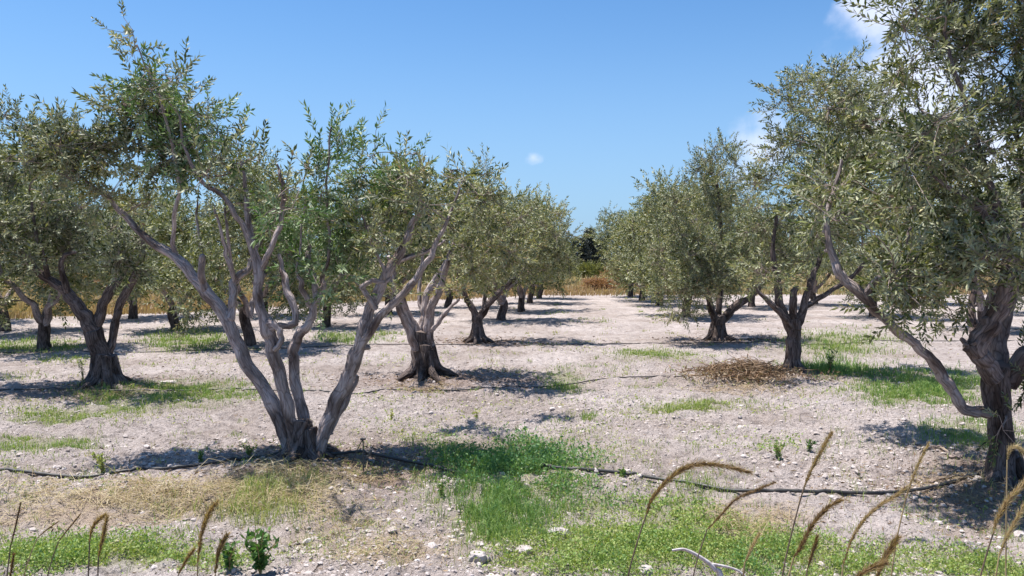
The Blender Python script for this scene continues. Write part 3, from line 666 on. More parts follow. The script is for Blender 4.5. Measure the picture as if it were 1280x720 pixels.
# ------------------------------------------------------------------ trees and bushes beyond the dry field
def blob_plant(name, parts, mats, seed, n, size, h, wx, trunk_h, shape, tone=0.5):
    root = empty(name, (0, 0, 0))
    r = np.random.default_rng(seed)
    mb = MB()
    if shape == 'cone':
        zz = r.random(n) ** 1.5; rad = (1 - zz) ** 0.8 * wx * (0.55 + 0.45 * np.sin(zz * 40 + r.random(n) * 1.5) ** 2) * r.random(n) ** 0.4
        a = r.random(n) * 6.283
        pos = np.stack((rad * np.cos(a), rad * np.sin(a), trunk_h + zz * (h - trunk_h)), 1)
        D = norm(np.stack((np.cos(a), np.sin(a), np.full(n, -0.1)), 1) + r.normal(0, 0.3, (n, 3)))
    else:
        k = 14
        c = norm(r.normal(size=(k, 3))) * (0.6 * r.random((k, 1)) ** 0.5); c[:, 2] = np.abs(c[:, 2]) * 1.1 - 0.15
        m = r.integers(0, k, n)
        q = c[m] + norm(r.normal(size=(n, 3))) * (0.42 * r.random((n, 1)) ** 0.35)
        pos = q * np.array((wx, wx, (h - trunk_h) / 1.25)); pos[:, 2] += trunk_h + (h - trunk_h) * 0.3
        pos[:, 2] = np.clip(pos[:, 2], 0.1, None)
        D = norm(q + r.normal(0, 0.6, (n, 3)) + np.array((0, 0, 0.4)))
    put(mb, SPRIGS[3], pos, D, r.uniform(0.7, 1.3, n) * size, np.clip(tone + r.normal(0, 0.2, n), 0, 1), 0)
    mb.build('crown', mats, root, smooth=False)
    t = MB(); q = catmull(np.array([(0, 0, -0.1, 0.04 * h), (0.03, 0.05, trunk_h, 0.03 * h), (0, 0, h * 0.75, 0.008 * h)]), 5)
    tube(t, q[:, :3], q[:, 3], 8, 0.2, 0.4); t.build('trunk', M_bark_old, root)
    return root

def place(o, u, v_base_depth, s, rz, label, cat, group=None):
    x = (u - 640) / F * v_base_depth
    o.location = (x, v_base_depth, 0.0); o.rotation_euler.z = R(rz)
    o.scale = s if isinstance(s, tuple) else (s, s, s)
    tag(o, label, cat, group)

con = blob_plant('conifer', None, [M_conifer], 5, 2000, 1.7, 5.7, 1.25, 0.5, 'cone')
for i, (u, d, s, lab) in enumerate([
   (737, 86, (1.0, 1.0, 1.0), 'tall dark conifer standing beyond the end of the lane'),
   (723, 84, (1.3, 1.3, 0.80), 'broad dark conifer against the left row, beyond the end of the lane'),
   (752, 90, (1.1, 1.1, 0.80), 'lower dark conifer half behind the right lane row')]):
    place(con if i == 0 else copy_tree(con), u, d, tuple(0.9 * q for q in s), i * 70, lab, 'tree', 'dark conifers beyond the field')
far = blob_plant('broadleaf_tree', None, [M_leaf_far], 9, 2600, 2.3, 5.2, 3.4, 0.8, 'round')
fars = [(-250, 62), (-120, 70), (20, 66), (120, 74), (230, 68), (330, 76), (430, 72), (540, 80), (640, 84), (690, 92), (830, 88), (920, 82), (1010, 90), (1110, 84), (1210, 78), (1320, 86), (1440, 80)]
for i, (u, d) in enumerate(fars):
    place(far if i == 0 else copy_tree(far), u, d, random.uniform(0.75, 1.0), i * 47, 'distant dark green tree in the belt behind the dry field', 'tree', 'far trees behind the field')
b1 = blob_plant('yellow_bush', None, [M_shrub], 12, 900, 1.3, 1.9, 1.2, 0.15, 'round'); place(b1, 737, 58, 1.0, 0, 'yellow green bush at the end of the lane', 'bush')
b2 = blob_plant('rusty_bush', None, [M_rust], 13, 800, 1.2, 1.5, 1.3, 0.15, 'round'); place(b2, 768, 50, 1.0, 0, 'rusty brown bush in the dry field near the right row', 'bush', 'rusty bushes in the field')
b3 = copy_tree(b2); place(b3, 92, 41, (1.9, 1.2, 0.75), 80, 'wide rusty brown bush in the dry field behind the left trees', 'bush', 'rusty bushes in the field')
b4 = copy_tree(b2); place(b4, 752, 47, (0.9, 0.9, 0.55), 200, 'low rusty bush beside the yellow green bush', 'bush', 'rusty bushes in the field')

# ------------------------------------------------------------------ ground sheet
def axis(lo, hi, fine_lo, fine_hi, step, g):
    a = list(np.arange(fine_lo, fine_hi, step)); s = step
    up = []; x = a[-1]
    while x < hi: s *= g; x += s; up.append(x)
    dn = []; x = a[0]; s = step
    while x > lo: s *= g; x -= s; dn.append(x)
    return np.array(dn[::-1] + a + up)
xs = axis(-1500, 1500, -5.5, 5.5, 0.030, 1.03); ys = axis(-60, 1800, 4.0, 10.5, 0.028, 1.02)
X, Yg = np.meshgrid(xs, ys, indexing='ij')
nx, ny = X.shape
fx, fy = X.ravel(), Yg.ravel()
Z = gz(fx, fy)
nearm = np.clip(1 - (np.hypot(fx, fy) - 12) / 14, 0, 1)
cl = fbm(fx, fy, 9.0, 3, 0.6)
Z += nearm * (0.040 * cl + 0.030 * np.abs(fbm(fx, fy, 16, 2)))

PATCH = []           # green patches: u, v, ru, rv, count, height, tone, kind (0 grass, 1 leafy)
def patch(*a): PATCH.append(a)
patch(655, 590, 78, 36, 9500, 0.14, 0.06, 1); patch(640, 630, 82, 40, 9000, 0.12, 0.26, 0); patch(692, 606, 46, 22, 4200, 0.11, 0.2, 1); patch(612, 662, 45, 28, 2600, 0.10, 0.34, 0)
patch(562, 570, 32, 30, 700, 0.10, 0.25, 1); patch(545, 600, 30, 20, 350, 0.10, 0.3, 0); patch(745, 632, 28, 14, 700, 0.08, 0.25, 1); patch(560, 560, 60, 22, 500, 0.08, 0.6, 0)
patch(760, 688, 140, 38, 9500, 0.07, 0.50, 1); patch(850, 668, 95, 38, 7000, 0.07, 0.52, 1); patch(960, 695, 110, 30, 6500, 0.07, 0.5, 1); patch(945, 712, 40, 18, 1200, 0.12, 0.2, 1)
patch(1100, 702, 120, 22, 5200, 0.07, 0.52, 1); patch(1235, 710, 80, 16, 2200, 0.06, 0.52, 1); patch(670, 702, 80, 24, 1800, 0.06, 0.55, 1); patch(835, 635, 45, 14, 800, 0.07, 0.4, 1)
patch(885, 608, 48, 14, 500, 0.09, 0.5, 0); patch(930, 655, 60, 20, 500, 0.09, 0.75, 0)
patch(60, 704, 120, 24, 6500, 0.09, 0.45, 1); patch(190, 704, 100, 20, 4500, 0.08, 0.50, 1); patch(20, 692, 50, 12, 600, 0.08, 0.45, 1); patch(270, 712, 60, 12, 900, 0.07, 0.4, 1)
patch(30, 556, 95, 12, 2400, 0.06, 0.45, 0); patch(75, 518, 70, 10, 1700, 0.05, 0.55, 0); patch(205, 494, 110, 15, 5200, 0.07, 0.45, 0); patch(265, 485, 60, 11, 1800, 0.08, 0.42, 0); patch(150, 508, 60, 10, 900, 0.06, 0.5, 0)
patch(30, 432, 80, 10, 2600, 0.08, 0.45, 0); patch(235, 426, 58, 14, 3200, 0.08, 0.42, 0); patch(85, 450, 40, 4, 350, 0.06, 0.55, 0); patch(20, 475, 40, 5, 300, 0.05, 0.6, 0)
patch(440, 423, 42, 7, 1200, 0.10, 0.4, 0); patch(485, 418, 30, 4, 300, 0.08, 0.5, 0); patch(705, 474, 26, 15, 1100, 0.06, 0.42, 0); patch(748, 462, 14, 6, 160, 0.05, 0.5, 0); patch(735, 519, 11, 5, 160, 0.06, 0.45, 0)
patch(820, 446, 56, 8, 1500, 0.06, 0.52, 0); patch(780, 468, 24, 6, 260, 0.05, 0.55, 0); patch(806, 482, 28, 5, 300, 0.05, 0.5, 0); patch(860, 511, 60, 7, 1400, 0.06, 0.6, 0); patch(930, 512, 30, 5, 160, 0.06, 0.7, 0)
patch(1160, 484, 82, 21, 7000, 0.08, 0.38, 0); patch(1120, 500, 40, 10, 800, 0.06, 0.45, 0); patch(1050, 462, 65, 11, 2400, 0.12, 0.35, 0); patch(1050, 430, 75, 15, 2600, 0.09, 0.48, 0); patch(1210, 546, 66, 20, 1900, 0.08, 0.38, 0)
patch(970, 562, 34, 12, 260, 0.09, 0.45, 1); patch(1036, 492, 26, 6, 260, 0.06, 0.55, 0); patch(735, 404, 30, 3, 200, 0.08, 0.55, 0); patch(700, 392, 20, 2, 100, 0.08, 0.5, 0); patch(1040, 455, 30, 8, 400, 0.14, 0.2, 0)
patch(325, 640, 55, 22, 1500, 0.12, 0.66, 0); patch(375, 612, 50, 20, 600, 0.1, 0.74, 0); patch(230, 640, 70, 16, 400, 0.08, 0.72, 0); patch(680, 430, 60, 6, 150, 0.05, 0.6, 0)
STRAW = [(200, 626, 200, 28), (350, 618, 85, 36), (90, 642, 130, 24), (400, 660, 70, 25), (930, 478, 60, 16), (470, 690, 90, 26), (470, 590, 70, 18), (1230, 620, 70, 40), (940, 650, 80, 26)]

def splat(lst, soft=1.6):
    w = np.zeros_like(fx)
    sel = (fy > 3.5) & (fy < 60)
    d = np.where(sel, fy, 1e9)
    # ground point back to picture coordinates of the traced outline
    zc = d * CT + H * ST; vy = (-H * CT + d * ST)
    uu = 640 + F * fx / zc; vv = 360 - F * vy / zc
    for p in lst:
        q = ((uu - p[0]) / p[2]) ** 2 + ((vv - p[1]) / p[3]) ** 2
        w = np.maximum(w, np.where(sel, np.exp(-q * soft), 0))
    return w
jit = 0.5 + 1.0 * (fbm(fx, fy, 3.0, 4, 0.6) + 0.5)
green = np.clip(splat([p for p in PATCH if p[4] > 550]) * jit * 0.75, 0, 0.75)
straw = np.clip(splat(STRAW, 1.3) * jit ** 1.5 * 0.8, 0, 0.8)
litter = np.zeros_like(fx)  # brown of fallen leaves, with the trees' ground shadows painted in
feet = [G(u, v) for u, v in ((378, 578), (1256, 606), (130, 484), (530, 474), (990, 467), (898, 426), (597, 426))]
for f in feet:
    q = np.hypot((fx - f[0] - 0.5) / 1.5, (fy - f[1] + 0.1) / 0.95)  # stretched sideways and shifted off the trunk, as the cast shade falls
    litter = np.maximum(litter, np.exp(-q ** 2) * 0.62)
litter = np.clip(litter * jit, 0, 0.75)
# the dry field floor
edge = lambda u: np.interp(u, [-600, 0, 240, 330, 680, 1280, 1900], [402, 400, 390, 384, 369, 368, 366])
zc = np.maximum(fy, 1) * CT + H * ST
uu = 640 + F * fx / zc; vv = 360 - F * (-H * CT + np.maximum(fy, 1) * ST) / zc
fieldm = np.clip((edge(uu) - vv) * 0.5, 0, 1) * (fy > 15)
straw = np.maximum(straw, fieldm * 0.9)

me = bpy.data.meshes.new('ground')
V = np.stack((fx, fy, Z), 1)
i = np.arange(nx - 1)[:, None] * ny + np.arange(ny - 1)[None, :]
Fq = np.stack((i, i + ny, i + ny + 1, i + 1), -1).reshape(-1, 4).astype(np.int32)
me.vertices.add(len(V)); me.vertices.foreach_set('co', V.astype(np.float32).ravel())
me.loops.add(Fq.size); me.loops.foreach_set('vertex_index', Fq.ravel())
me.polygons.add(len(Fq)); me.polygons.foreach_set('loop_start', np.arange(0, Fq.size, 4, dtype=np.int32)); me.polygons.foreach_set('loop_total', np.full(len(Fq), 4, np.int32))
me.polygons.foreach_set('use_smooth', np.ones(len(Fq), bool))
for nm, w in (('green', green), ('straw', straw), ('litter', litter)):  # litter also carries the painted shade under the trees
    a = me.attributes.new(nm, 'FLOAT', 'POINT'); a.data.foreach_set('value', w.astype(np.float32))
me.update(calc_edges=True); me.materials.append(M_soil)
go = bpy.data.objects.new('ground', me); COL.objects.link(go)
tag(go, 'pale pinkish stony orchard soil', 'ground', kind='structure')
_gx, _gy, _gZ = xs, ys, Z.reshape(nx, ny)
def ground_z(x, y):
    x = np.asarray(x, float); y = np.asarray(y, float)
    a = np.clip(np.searchsorted(_gx, x) - 1, 0, nx - 2); b = np.clip(np.searchsorted(_gy, y) - 1, 0, ny - 2)
    tx = (x - _gx[a]) / (_gx[a + 1] - _gx[a]); ty = (y - _gy[b]) / (_gy[b + 1] - _gy[b])
    return (_gZ[a, b] * (1 - tx) + _gZ[a + 1, b] * tx) * (1 - ty) + (_gZ[a, b + 1] * (1 - tx) + _gZ[a + 1, b + 1] * tx) * ty

# ------------------------------------------------------------------ stones and clods
phi = (1 + 5 ** 0.5) / 2
IV = norm(np.array([(-1, phi, 0), (1, phi, 0), (-1, -phi, 0), (1, -phi, 0), (0, -1, phi), (0, 1, phi), (0, -1, -phi), (0, 1, -phi), (phi, 0, -1), (phi, 0, 1), (-phi, 0, -1), (-phi, 0, 1)], float))
IF = np.array([(0, 11, 5), (0, 5, 1), (0, 1, 7), (0, 7, 10), (0, 10, 11), (1, 5, 9), (5, 11, 4), (11, 10, 2), (10, 7, 6), (7, 1, 8), (3, 9, 4), (3, 4, 2), (3, 2, 6), (3, 6, 8), (3, 8, 9), (4, 9, 5), (2, 4, 11), (6, 2, 10), (8, 6, 7), (9, 8, 1)])
def scatter_stones(n, vlo, vhi, smin, smax, seed, ulo=-60, uhi=1340, pw=2.2):
    r = np.random.default_rng(seed)
    u = r.uniform(ulo, uhi, n); v = r.uniform(vlo, vhi, n)
    p = Gv(u, v)
    keep = fbm(p[:, 0] + 9, p[:, 1], 0.9, 3) + 0.35 > r.random(n) * 0.9
    p = p[keep]; n = len(p)
    s = smin + (smax - smin) * r.random(n) ** pw
    sh = r.uniform(0.65, 1.3, (n, 3)); sh[:, 2] *= 0.65
    V = IV[None] * (1 + r.uniform(-0.28, 0.28, (n, 12, 1))) * (s[:, None] * sh)[:, None, :]
    a = r.random(n) * 6.283; c, q = np.cos(a)[:, None], np.sin(a)[:, None]
    V = np.stack((V[..., 0] * c - V[..., 1] * q, V[..., 0] * q + V[..., 1] * c, V[..., 2]), -1)
    p[:, 2] = ground_z(p[:, 0], p[:, 1]) + s * 0.15
    return V + p[:, None, :], np.clip(r.normal(0.5, 0.22, n), 0, 1)
mb = MB()
for args in ((14000, 450, 735, 0.005, 0.022, 1), (9000, 430, 620, 0.010, 0.030, 2), (160, 440, 730, 0.022, 0.045, 3), (5000, 600, 735, 0.004, 0.014, 5)):
    V, t = scatter_stones(*args)
    n = len(V)
    mb.add(V.reshape(-1, 3), (IF[None] + (np.arange(n) * 12)[:, None, None]).reshape(-1, 3), np.repeat(t, 20), 0)
o = mb.build('gravel', [M_pebble], smooth=False); tag(o, 'pale stones and clods strewn over the orchard soil', 'gravel', kind='stuff')

# ------------------------------------------------------------------ grass, straw, litter
def blades(mb, p, h, w, lean, tone, m=0, seg=True):
    n = len(p); a = rng.random(n) * 6.283
    d = np.stack((np.cos(a), np.sin(a), np.zeros(n)), 1)
    b = rng.random(n) * 6.283; s = np.stack((np.cos(b), np.sin(b), np.zeros(n)), 1) * (w / 2)[:, None]
    upv = np.array((0, 0, 1.0))
    mid = p + upv * (h * 0.6)[:, None] + d * (lean * h * 0.3)[:, None]
    tip = p + upv * h[:, None] * (1 - 0.3 * np.minimum(lean, 1))[:, None] + d * (lean * h)[:, None]
    V = np.stack((p - s, p + s, mid + s * 0.7, mid - s * 0.7, tip), 1).reshape(-1, 3)
    k = (np.arange(n) * 5)[:, None]
    base = mb.n
    mb.add(V, k + np.array([[0, 1, 2, 3]]), tone, m)
    mb.F.append(base + k + np.array([[3, 2, 4]])); mb.A.append(np.asarray(tone)); mb.M.append(np.full(n, m, np.int32)); mb.U.append(np.zeros((n * 3, 2)))

def flakes(mb, p, D, l, w, tone, m=0):
    n = len(p); X = norm(np.cross(D, rng.normal(size=(n, 3))))
    V = np.stack((p, p + D * (l * 0.5)[:, None] - X * (w / 2)[:, None], p + D * l[:, None], p + D * (l * 0.5)[:, None] + X * (w / 2)[:, None]), 1)
    mb.add(V.reshape(-1, 3), (np.arange(n) * 4)[:, None] + np.arange(4)[None], tone, m)

def in_ellipse(u, v, ru, rv, n, fall=1.0):
    a = rng.random(n) * 6.283; r = np.sqrt(rng.random(n)) * (1 + 0.25 * rng.normal(size=n) * fall)
    return u + ru * r * np.cos(a), v + rv * r * np.sin(a)

mb = MB()
for (u, v, ru, rv, n, h, tone, kind) in PATCH:
    n = int(n * (1.2 if v > 560 else 1.6))
    pu, pv = in_ellipse(u, v, ru, rv, n)
    ok = pv > 372; pu, pv = pu[ok], pv[ok]
    p = Gv(pu, pv)
    # tufts: keep where a noise is high so that soil shows between
    nz = 0.75 * fbm(p[:, 0], p[:, 1], 2.2, 4, 0.6) + 0.55 * fbm(p[:, 0] + 7, p[:, 1], 8.0, 2)
    ok = nz + 0.40 > rng.random(len(p)) * 0.85
    p = p[ok]; nz = nz[ok]; n = len(p)
    p[:, 2] = ground_z(p[:, 0], p[:, 1]) - 0.004
    dist = p[:, 1]
    hh = h * rng.uniform(0.35, 1.25, n) * np.clip(1 + nz, 0.5, 1.5)
    t = np.clip(tone + rng.normal(0, 0.12, n) + nz * -0.15, 0, 1)
    if kind == 0:
        blades(mb, p, hh, np.maximum(0.004, dist * 0.00075) * rng.uniform(0.7, 1.4, n), rng.uniform(0.1, 0.9, n), t)
    else:
        k = n // 3
        blades(mb, p[:k], hh[:k], np.maximum(0.003, dist[:k] * 0.0006), rng.uniform(0.1, 0.7, k), t[:k])
        for rep in range(2):
            q = p[k:].copy(); q[:, 2] += hh[k:] * rng.uniform(0.1, 0.9, n - k); q[:, :2] += rng.normal(0, 0.015, (n - k, 2))
            D = norm(rng.normal(size=(n - k, 3)) + np.array((0, 0, 0.35)))
            flakes(mb, q, D, rng.uniform(0.012, 0.032, n - k) * np.clip(dist[k:] / 5.5, 0.9, 2), rng.uniform(0.008, 0.016, n - k) * np.clip(dist[k:] / 5.5, 0.9, 2), np.clip(t[k:] + rng.normal(0, 0.08, n - k), 0, 1))
# loose weeds in drifts over the stony soil
n = 60000
p = Gv(rng.uniform(-40, 1320, n), 425 + 300 * rng.random(n) ** 0.9)
ok = fbm(p[:, 0] + 60, p[:, 1] * 1.3, 0.55, 4, 0.65) - 0.07 > rng.random(n) * 0.45
p = p[ok]; n = len(p); p[:, 2] = ground_z(p[:, 0], p[:, 1]) - 0.003
k = n // 2; t = np.clip(rng.normal(0.62, 0.14, n), 0, 1)
blades(mb, p[:k], rng.uniform(0.02, 0.07, k), np.maximum(0.004, p[:k, 1] * 0.0007), rng.uniform(0.2, 1, k), t[:k])
q = p[k:]; q[:, 2] += rng.uniform(0.005, 0.04, n - k)
flakes(mb, q, norm(rng.normal(size=(n - k, 3)) + np.array((0, 0, 0.4))), rng.uniform(0.012, 0.03, n - k) * np.clip(q[:, 1] / 5.5, 0.9, 2), rng.uniform(0.007, 0.014, n - k) * np.clip(q[:, 1] / 5.5, 0.9, 2), t[k:])
# thin scattered tufts everywhere
n = 620
pu = rng.uniform(-20, 1300, n); pv = 372 + (720 - 372) * rng.random(n) ** 1.3
c = Gv(pu, pv)
for q in c:
    k = int(rng.integers(5, 26)); s = rng.uniform(0.03, 0.12)
    p = q + np.stack((rng.normal(0, s, k), rng.normal(0, s, k), np.zeros(k)), 1)
    p[:, 2] = ground_z(p[:, 0], p[:, 1])
    blades(mb, p, rng.uniform(0.02, 0.09, k), np.full(k, max(0.004, q[1] * 0.0007)), rng.uniform(0.2, 1, k), np.clip(rng.normal(rng.uniform(0.35, 0.85), 0.1, k), 0, 1))
o = mb.build('grass', [M_grass], smooth=False); tag(o, 'patches of green grass and low leafy weeds on the stony soil', 'grass', kind='stuff')

# straw: thin dry blades lying about
mb = MB()
def lying(n, u, v, ru, rv, l0, l1, tone, lift, fallz=0.25):
    pu, pv = in_ellipse(u, v, ru, rv, n); p = Gv(pu, np.maximum(pv, 380))
    p = p[fbm(p[:, 0] + 31, p[:, 1], 1.6, 4, 0.65) + 0.42 > rng.random(len(p)) * 0.85]
    n = len(p)
    p[:, 2] = ground_z(p[:, 0], p[:, 1]) + lift * rng.random(n) ** 1.5 + 0.004
    a = rng.random(n) * 6.283
    D = norm(np.stack((np.cos(a), np.sin(a), rng.normal(0.06, fallz, n)), 1))
    l = rng.uniform(l0, l1, n); w = np.maximum(0.0028, p[:, 1] * 0.0006) * rng.uniform(0.7, 1.3, n)
    bend = rng.normal(0, 0.12, (n, 3)) * l[:, None]; bend[:, 2] = np.abs(bend[:, 2])
    S = norm(np.cross(D, np.array((0, 0, 1.0)) + rng.normal(0, 0.3, (n, 3)))) * (w / 2)[:, None]
    a0 = p - D * (l / 2)[:, None]; a2 = p + D * (l / 2)[:, None]; a1 = p + bend
    for q in (a0, a2): q[:, 2] = np.maximum(q[:, 2], ground_z(q[:, 0], q[:, 1]) + 0.003)
    V = np.stack((a0 - S, a0 + S, a1 + S, a1 - S, a2 + S * 0.4, a2 - S * 0.4), 1).reshape(-1, 3)
    k = (np.arange(n) * 6)[:, None]
    mb.add(V, np.concatenate((k + np.array([[0, 1, 2, 3]]), k + np.array([[3, 2, 4, 5]]))), np.tile(np.clip(tone + rng.normal(0, 0.18, n), 0, 1), 2), 0)
lying(3200, 190, 629, 185, 22, 0.08, 0.30, 0.62, 0.05); lying(3400, 345, 620, 82, 30, 0.08, 0.32, 0.66, 0.05); lying(1500, 90, 640, 140, 26, 0.06, 0.22, 0.68, 0.02)
lying(700, 400, 655, 80, 26, 0.05, 0.2, 0.6, 0.03); lying(700, 470, 690, 90, 24, 0.04, 0.18, 0.55, 0.02); lying(900, 470, 592, 70, 18, 0.05, 0.2, 0.5, 0.03); lying(1000, 1200, 610, 70, 34, 0.05, 0.2, 0.5, 0.03)
lying(900, 940, 650, 90, 24, 0.05, 0.22, 0.62, 0.05); lying(700, 530, 480, 45, 10, 0.06, 0.2, 0.4, 0.03); lying(1400, 640, 600, 640, 110, 0.03, 0.14, 0.6, 0.01); lying(350, 440, 672, 30, 14, 0.06, 0.2, 0.45, 0.06, 0.5)
lying(700, 930, 485, 70, 14, 0.06, 0.25, 0.4, 0.03); lying(400, 130, 490, 50, 9, 0.06, 0.2, 0.4, 0.03)
o = mb.build('straw', [M_straw], smooth=False); tag(o, 'mulch of dry cut straw under the trees', 'straw', kind='stuff')

mb = MB()
for f, n, s in zip(feet, (1500, 1800, 900, 1300, 700, 500, 500), (0.9, 1.1, 0.9, 0.9, 0.8, 0.9, 0.9)):
    p = np.stack((f[0] + 0.3 + rng.normal(0, s, n), f[1] + rng.normal(0, s * 0.6, n), np.zeros(n)), 1)
    p[:, 2] = ground_z(p[:, 0], p[:, 1]) + 0.006
    D = norm(np.stack((rng.normal(size=n), rng.normal(size=n), rng.normal(0, 0.25, n)), 1))
    k = max(1, f[1] / 9)
    flakes(mb, p, D, rng.uniform(0.025, 0.07, n) * k, rng.uniform(0.006, 0.016, n) * k, np.clip(rng.normal(0.45, 0.25, n), 0, 1))
n = 5200
p = Gv(rng.uniform(-40, 1320, n), 400 + 330 * rng.random(n)); p[:, 2] = ground_z(p[:, 0], p[:, 1]) + 0.005
k = np.maximum(1, p[:, 1] / 8)
flakes(mb, p, norm(np.stack((rng.normal(size=n), rng.normal(size=n), rng.normal(0, 0.25, n)), 1)), rng.uniform(0.015, 0.055, n) * k, rng.uniform(0.004, 0.012, n) * k, np.clip(rng.normal(0.5, 0.3, n), 0, 1))
o = mb.build('leaf_litter', [M_litter], smooth=False); tag(o, 'fallen brown olive leaves round the trunks', 'leaf litter', kind='stuff')

# the tall dry grass of the field
mb = MB()
n = 60000
u = rng.uniform(-150, 1430, n); vb = edge(u) - (edge(u) - 343) * rng.random(n) ** 1.35 + rng.normal(0, 0.6, n)
p = Gv(u, vb)
nz = fbm(p[:, 0], p[:, 1], 0.16, 3)
p[:, 2] = -0.02
hh = 0.55 * rng.uniform(0.5, 1.3, n) * np.clip(1 + 0.9 * nz, 0.4, 1.5)
front = edge(u) - vb
hh *= np.where(front < 4, 0.6, 1.0)
blades(mb, p, hh, p[:, 1] * 0.0011, rng.uniform(0.05, 0.6, n), np.clip(0.5 + nz * 0.5 + rng.normal(0, 0.14, n), 0, 1))
o = mb.build('dry_grass', [M_field], smooth=False); tag(o, 'tall straw coloured grass of the field behind the orchard', 'grass', kind='stuff')

# ------------------------------------------------------------------ irrigation hoses
def hose(pts, r, label, lifts=None):
    q = np.array([G(u, v) for u, v in pts]); c = catmull(q, 10)
    c[:, 2] = ground_z(c[:, 0], c[:, 1])
    k = np.ones(11) / 11
    z = np.convolve(np.pad(c[:, 2], 5, 'edge'), k, 'valid'); z = np.maximum(z, c[:, 2] - 0.006) + r * 1.3
    if lifts:
        zz = np.interp(np.linspace(0, len(pts) - 1, len(c)), range(len(pts)), lifts); z = z + zz
    c[:, 2] = z
    mb = MB(); tube(mb, c, r, 10, 0)
    o = mb.build('hose', [M_hose], None, c[0]); tag(o, label, 'hose', 'drip irrigation hoses')
    return o
pts = [(-60, 600), (0, 596), (60, 599), (110, 600), (150, 596), (200, 592), (260, 586), (320, 580), (352, 577), (385, 574), (412, 576), (450, 575), (490, 579), (530, 586), (556, 592), (600, 596), (680, 598), (720, 599), (800, 600), (850, 605), (900, 613), (950, 617), (1040, 618), (1120, 616), (1190, 609), (1236, 599), (1300, 592)]
lf = [0] * 10 + [0.03, 0.045, 0.035, 0.02] + [0.0] * 13
hose(pts, 0.0135, 'black drip hose across the front row, passing the mound of straw', lf)
hose([(-40, 490), (60, 488), (130, 490), (220, 487), (300, 485), (380, 487), (440, 490), (490, 487), (540, 486), (610, 485), (690, 479), (780, 474), (860, 474), (930, 474)], 0.009, 'black drip hose past the grey gnarled olive to the heap of cuttings')
hose([(-40, 441), (60, 441), (180, 441), (311, 437), (420, 434), (520, 431), (597, 430), (700, 431), (800, 431), (897, 430), (1000, 431), (1080, 430), (1160, 427), (1290, 425)], 0.009, 'faint black drip hose past the full skirted olive')
# dripper on a stake beside the front hose
g = G(454, 588); gz0 = float(ground_z(g[0], g[1])); st = empty('drip_stake', (g[0], g[1], gz0))
tag(st, 'thin drip stake with small tube beside the front hose and big trunk', 'drip stake')
def local(mbx, pts, r, k=6): tube(mbx, np.array(pts, float), r, k)
mb = MB(); local(mb, [(0, 0, -0.05), (0.004, 0, 0.1), (0.0, 0, 0.29)], 0.006); mb.build('stake', [M_plastic], st)
mb = MB(); local(mb, catmull(np.array([(-0.10, 0.0, 0.08), (-0.05, 0, 0.19), (-0.01, 0, 0.27), (0.02, 0, 0.29)]), 5), 0.004); mb.build('feeder_tube', [M_hose], st)
mb = MB(); local(mb, [(-0.022, 0, 0.285), (0, 0, 0.29), (0.022, 0, 0.288)], [0.010, 0.012, 0.009], 8); mb.build('emitter', [M_plastic], st)
mb = MB(); local(mb, [(0.05, 0, 0.14), (0.06, 0, 0.17), (0.07, 0, 0.19)], [0.008, 0.016, 0.008], 8); local(mb, [(0.0, 0, 0.11), (0.03, 0, 0.14), (0.055, 0, 0.15)], 0.003); mb.build('valve', [M_plastic], st)

# ------------------------------------------------------------------ heap of dry cuttings by the straight trunk
g = G(930, 480); z0 = float(ground_z(g[0], g[1]))
root = empty('brush_heap', (g[0], g[1], z0)); tag(root, 'low heap of dry brown cuttings at the foot of the straight grey trunk', 'brush heap')
mb = MB()
for q in range(330):
    x, y = rng.normal(0, 0.34), rng.normal(0, 0.24)
    top = 0.20 * math.exp(-(x * x / 0.22 + y * y / 0.1)) + 0.02; a = rng.random() * 6.283; L = rng.uniform(0.12, 0.45)
    d = np.array((math.cos(a), math.sin(a), rng.normal(0.12, 0.2))) * L / 2
    c0 = np.array((x, y, top * rng.random() + 0.02))
    C = catmull(np.array((c0 - d, c0 + rng.normal(0, 0.03, 3), c0 + d)), 3); C[:, 2] = np.maximum(C[:, 2], 0.0)
    tube(mb, C, np.linspace(0.006, 0.0025, len(C)), 4, 0, rng.uniform(0.2, 1), 0, False)
bw = mb.build('brushwood', [bark_material('dry_sticks', (0.38, 0.29, 0.20), (0.24, 0.15, 0.09), (0.11, 0.06, 0.035), 0.5)], root)
mb = MB(); n = 1500
p = np.stack((rng.normal(0, 0.40, n), rng.normal(0, 0.30, n), np.zeros(n)), 1); p[:, 2] = 0.13 * np.exp(-(p[:, 0] ** 2 / 0.25 + p[:, 1] ** 2 / 0.1)) * rng.random(n) + 0.01
flakes(mb, p, norm(rng.normal(size=(n, 3)) + np.array((0, 0, 0.2))), rng.uniform(0.05, 0.11, n), rng.uniform(0.012, 0.024, n), np.clip(rng.normal(0.5, 0.3, n), 0, 1))
bw['kind'] = 'stuff'
dl = mb.build('dead_leaves', [leaf_material('dead_leaf', [(0, (0.12, 0.06, 0.035)), (0.6, (0.25, 0.155, 0.085)), (1, (0.40, 0.32, 0.21))], None, 0.15)], root, smooth=False); dl['kind'] = 'stuff'

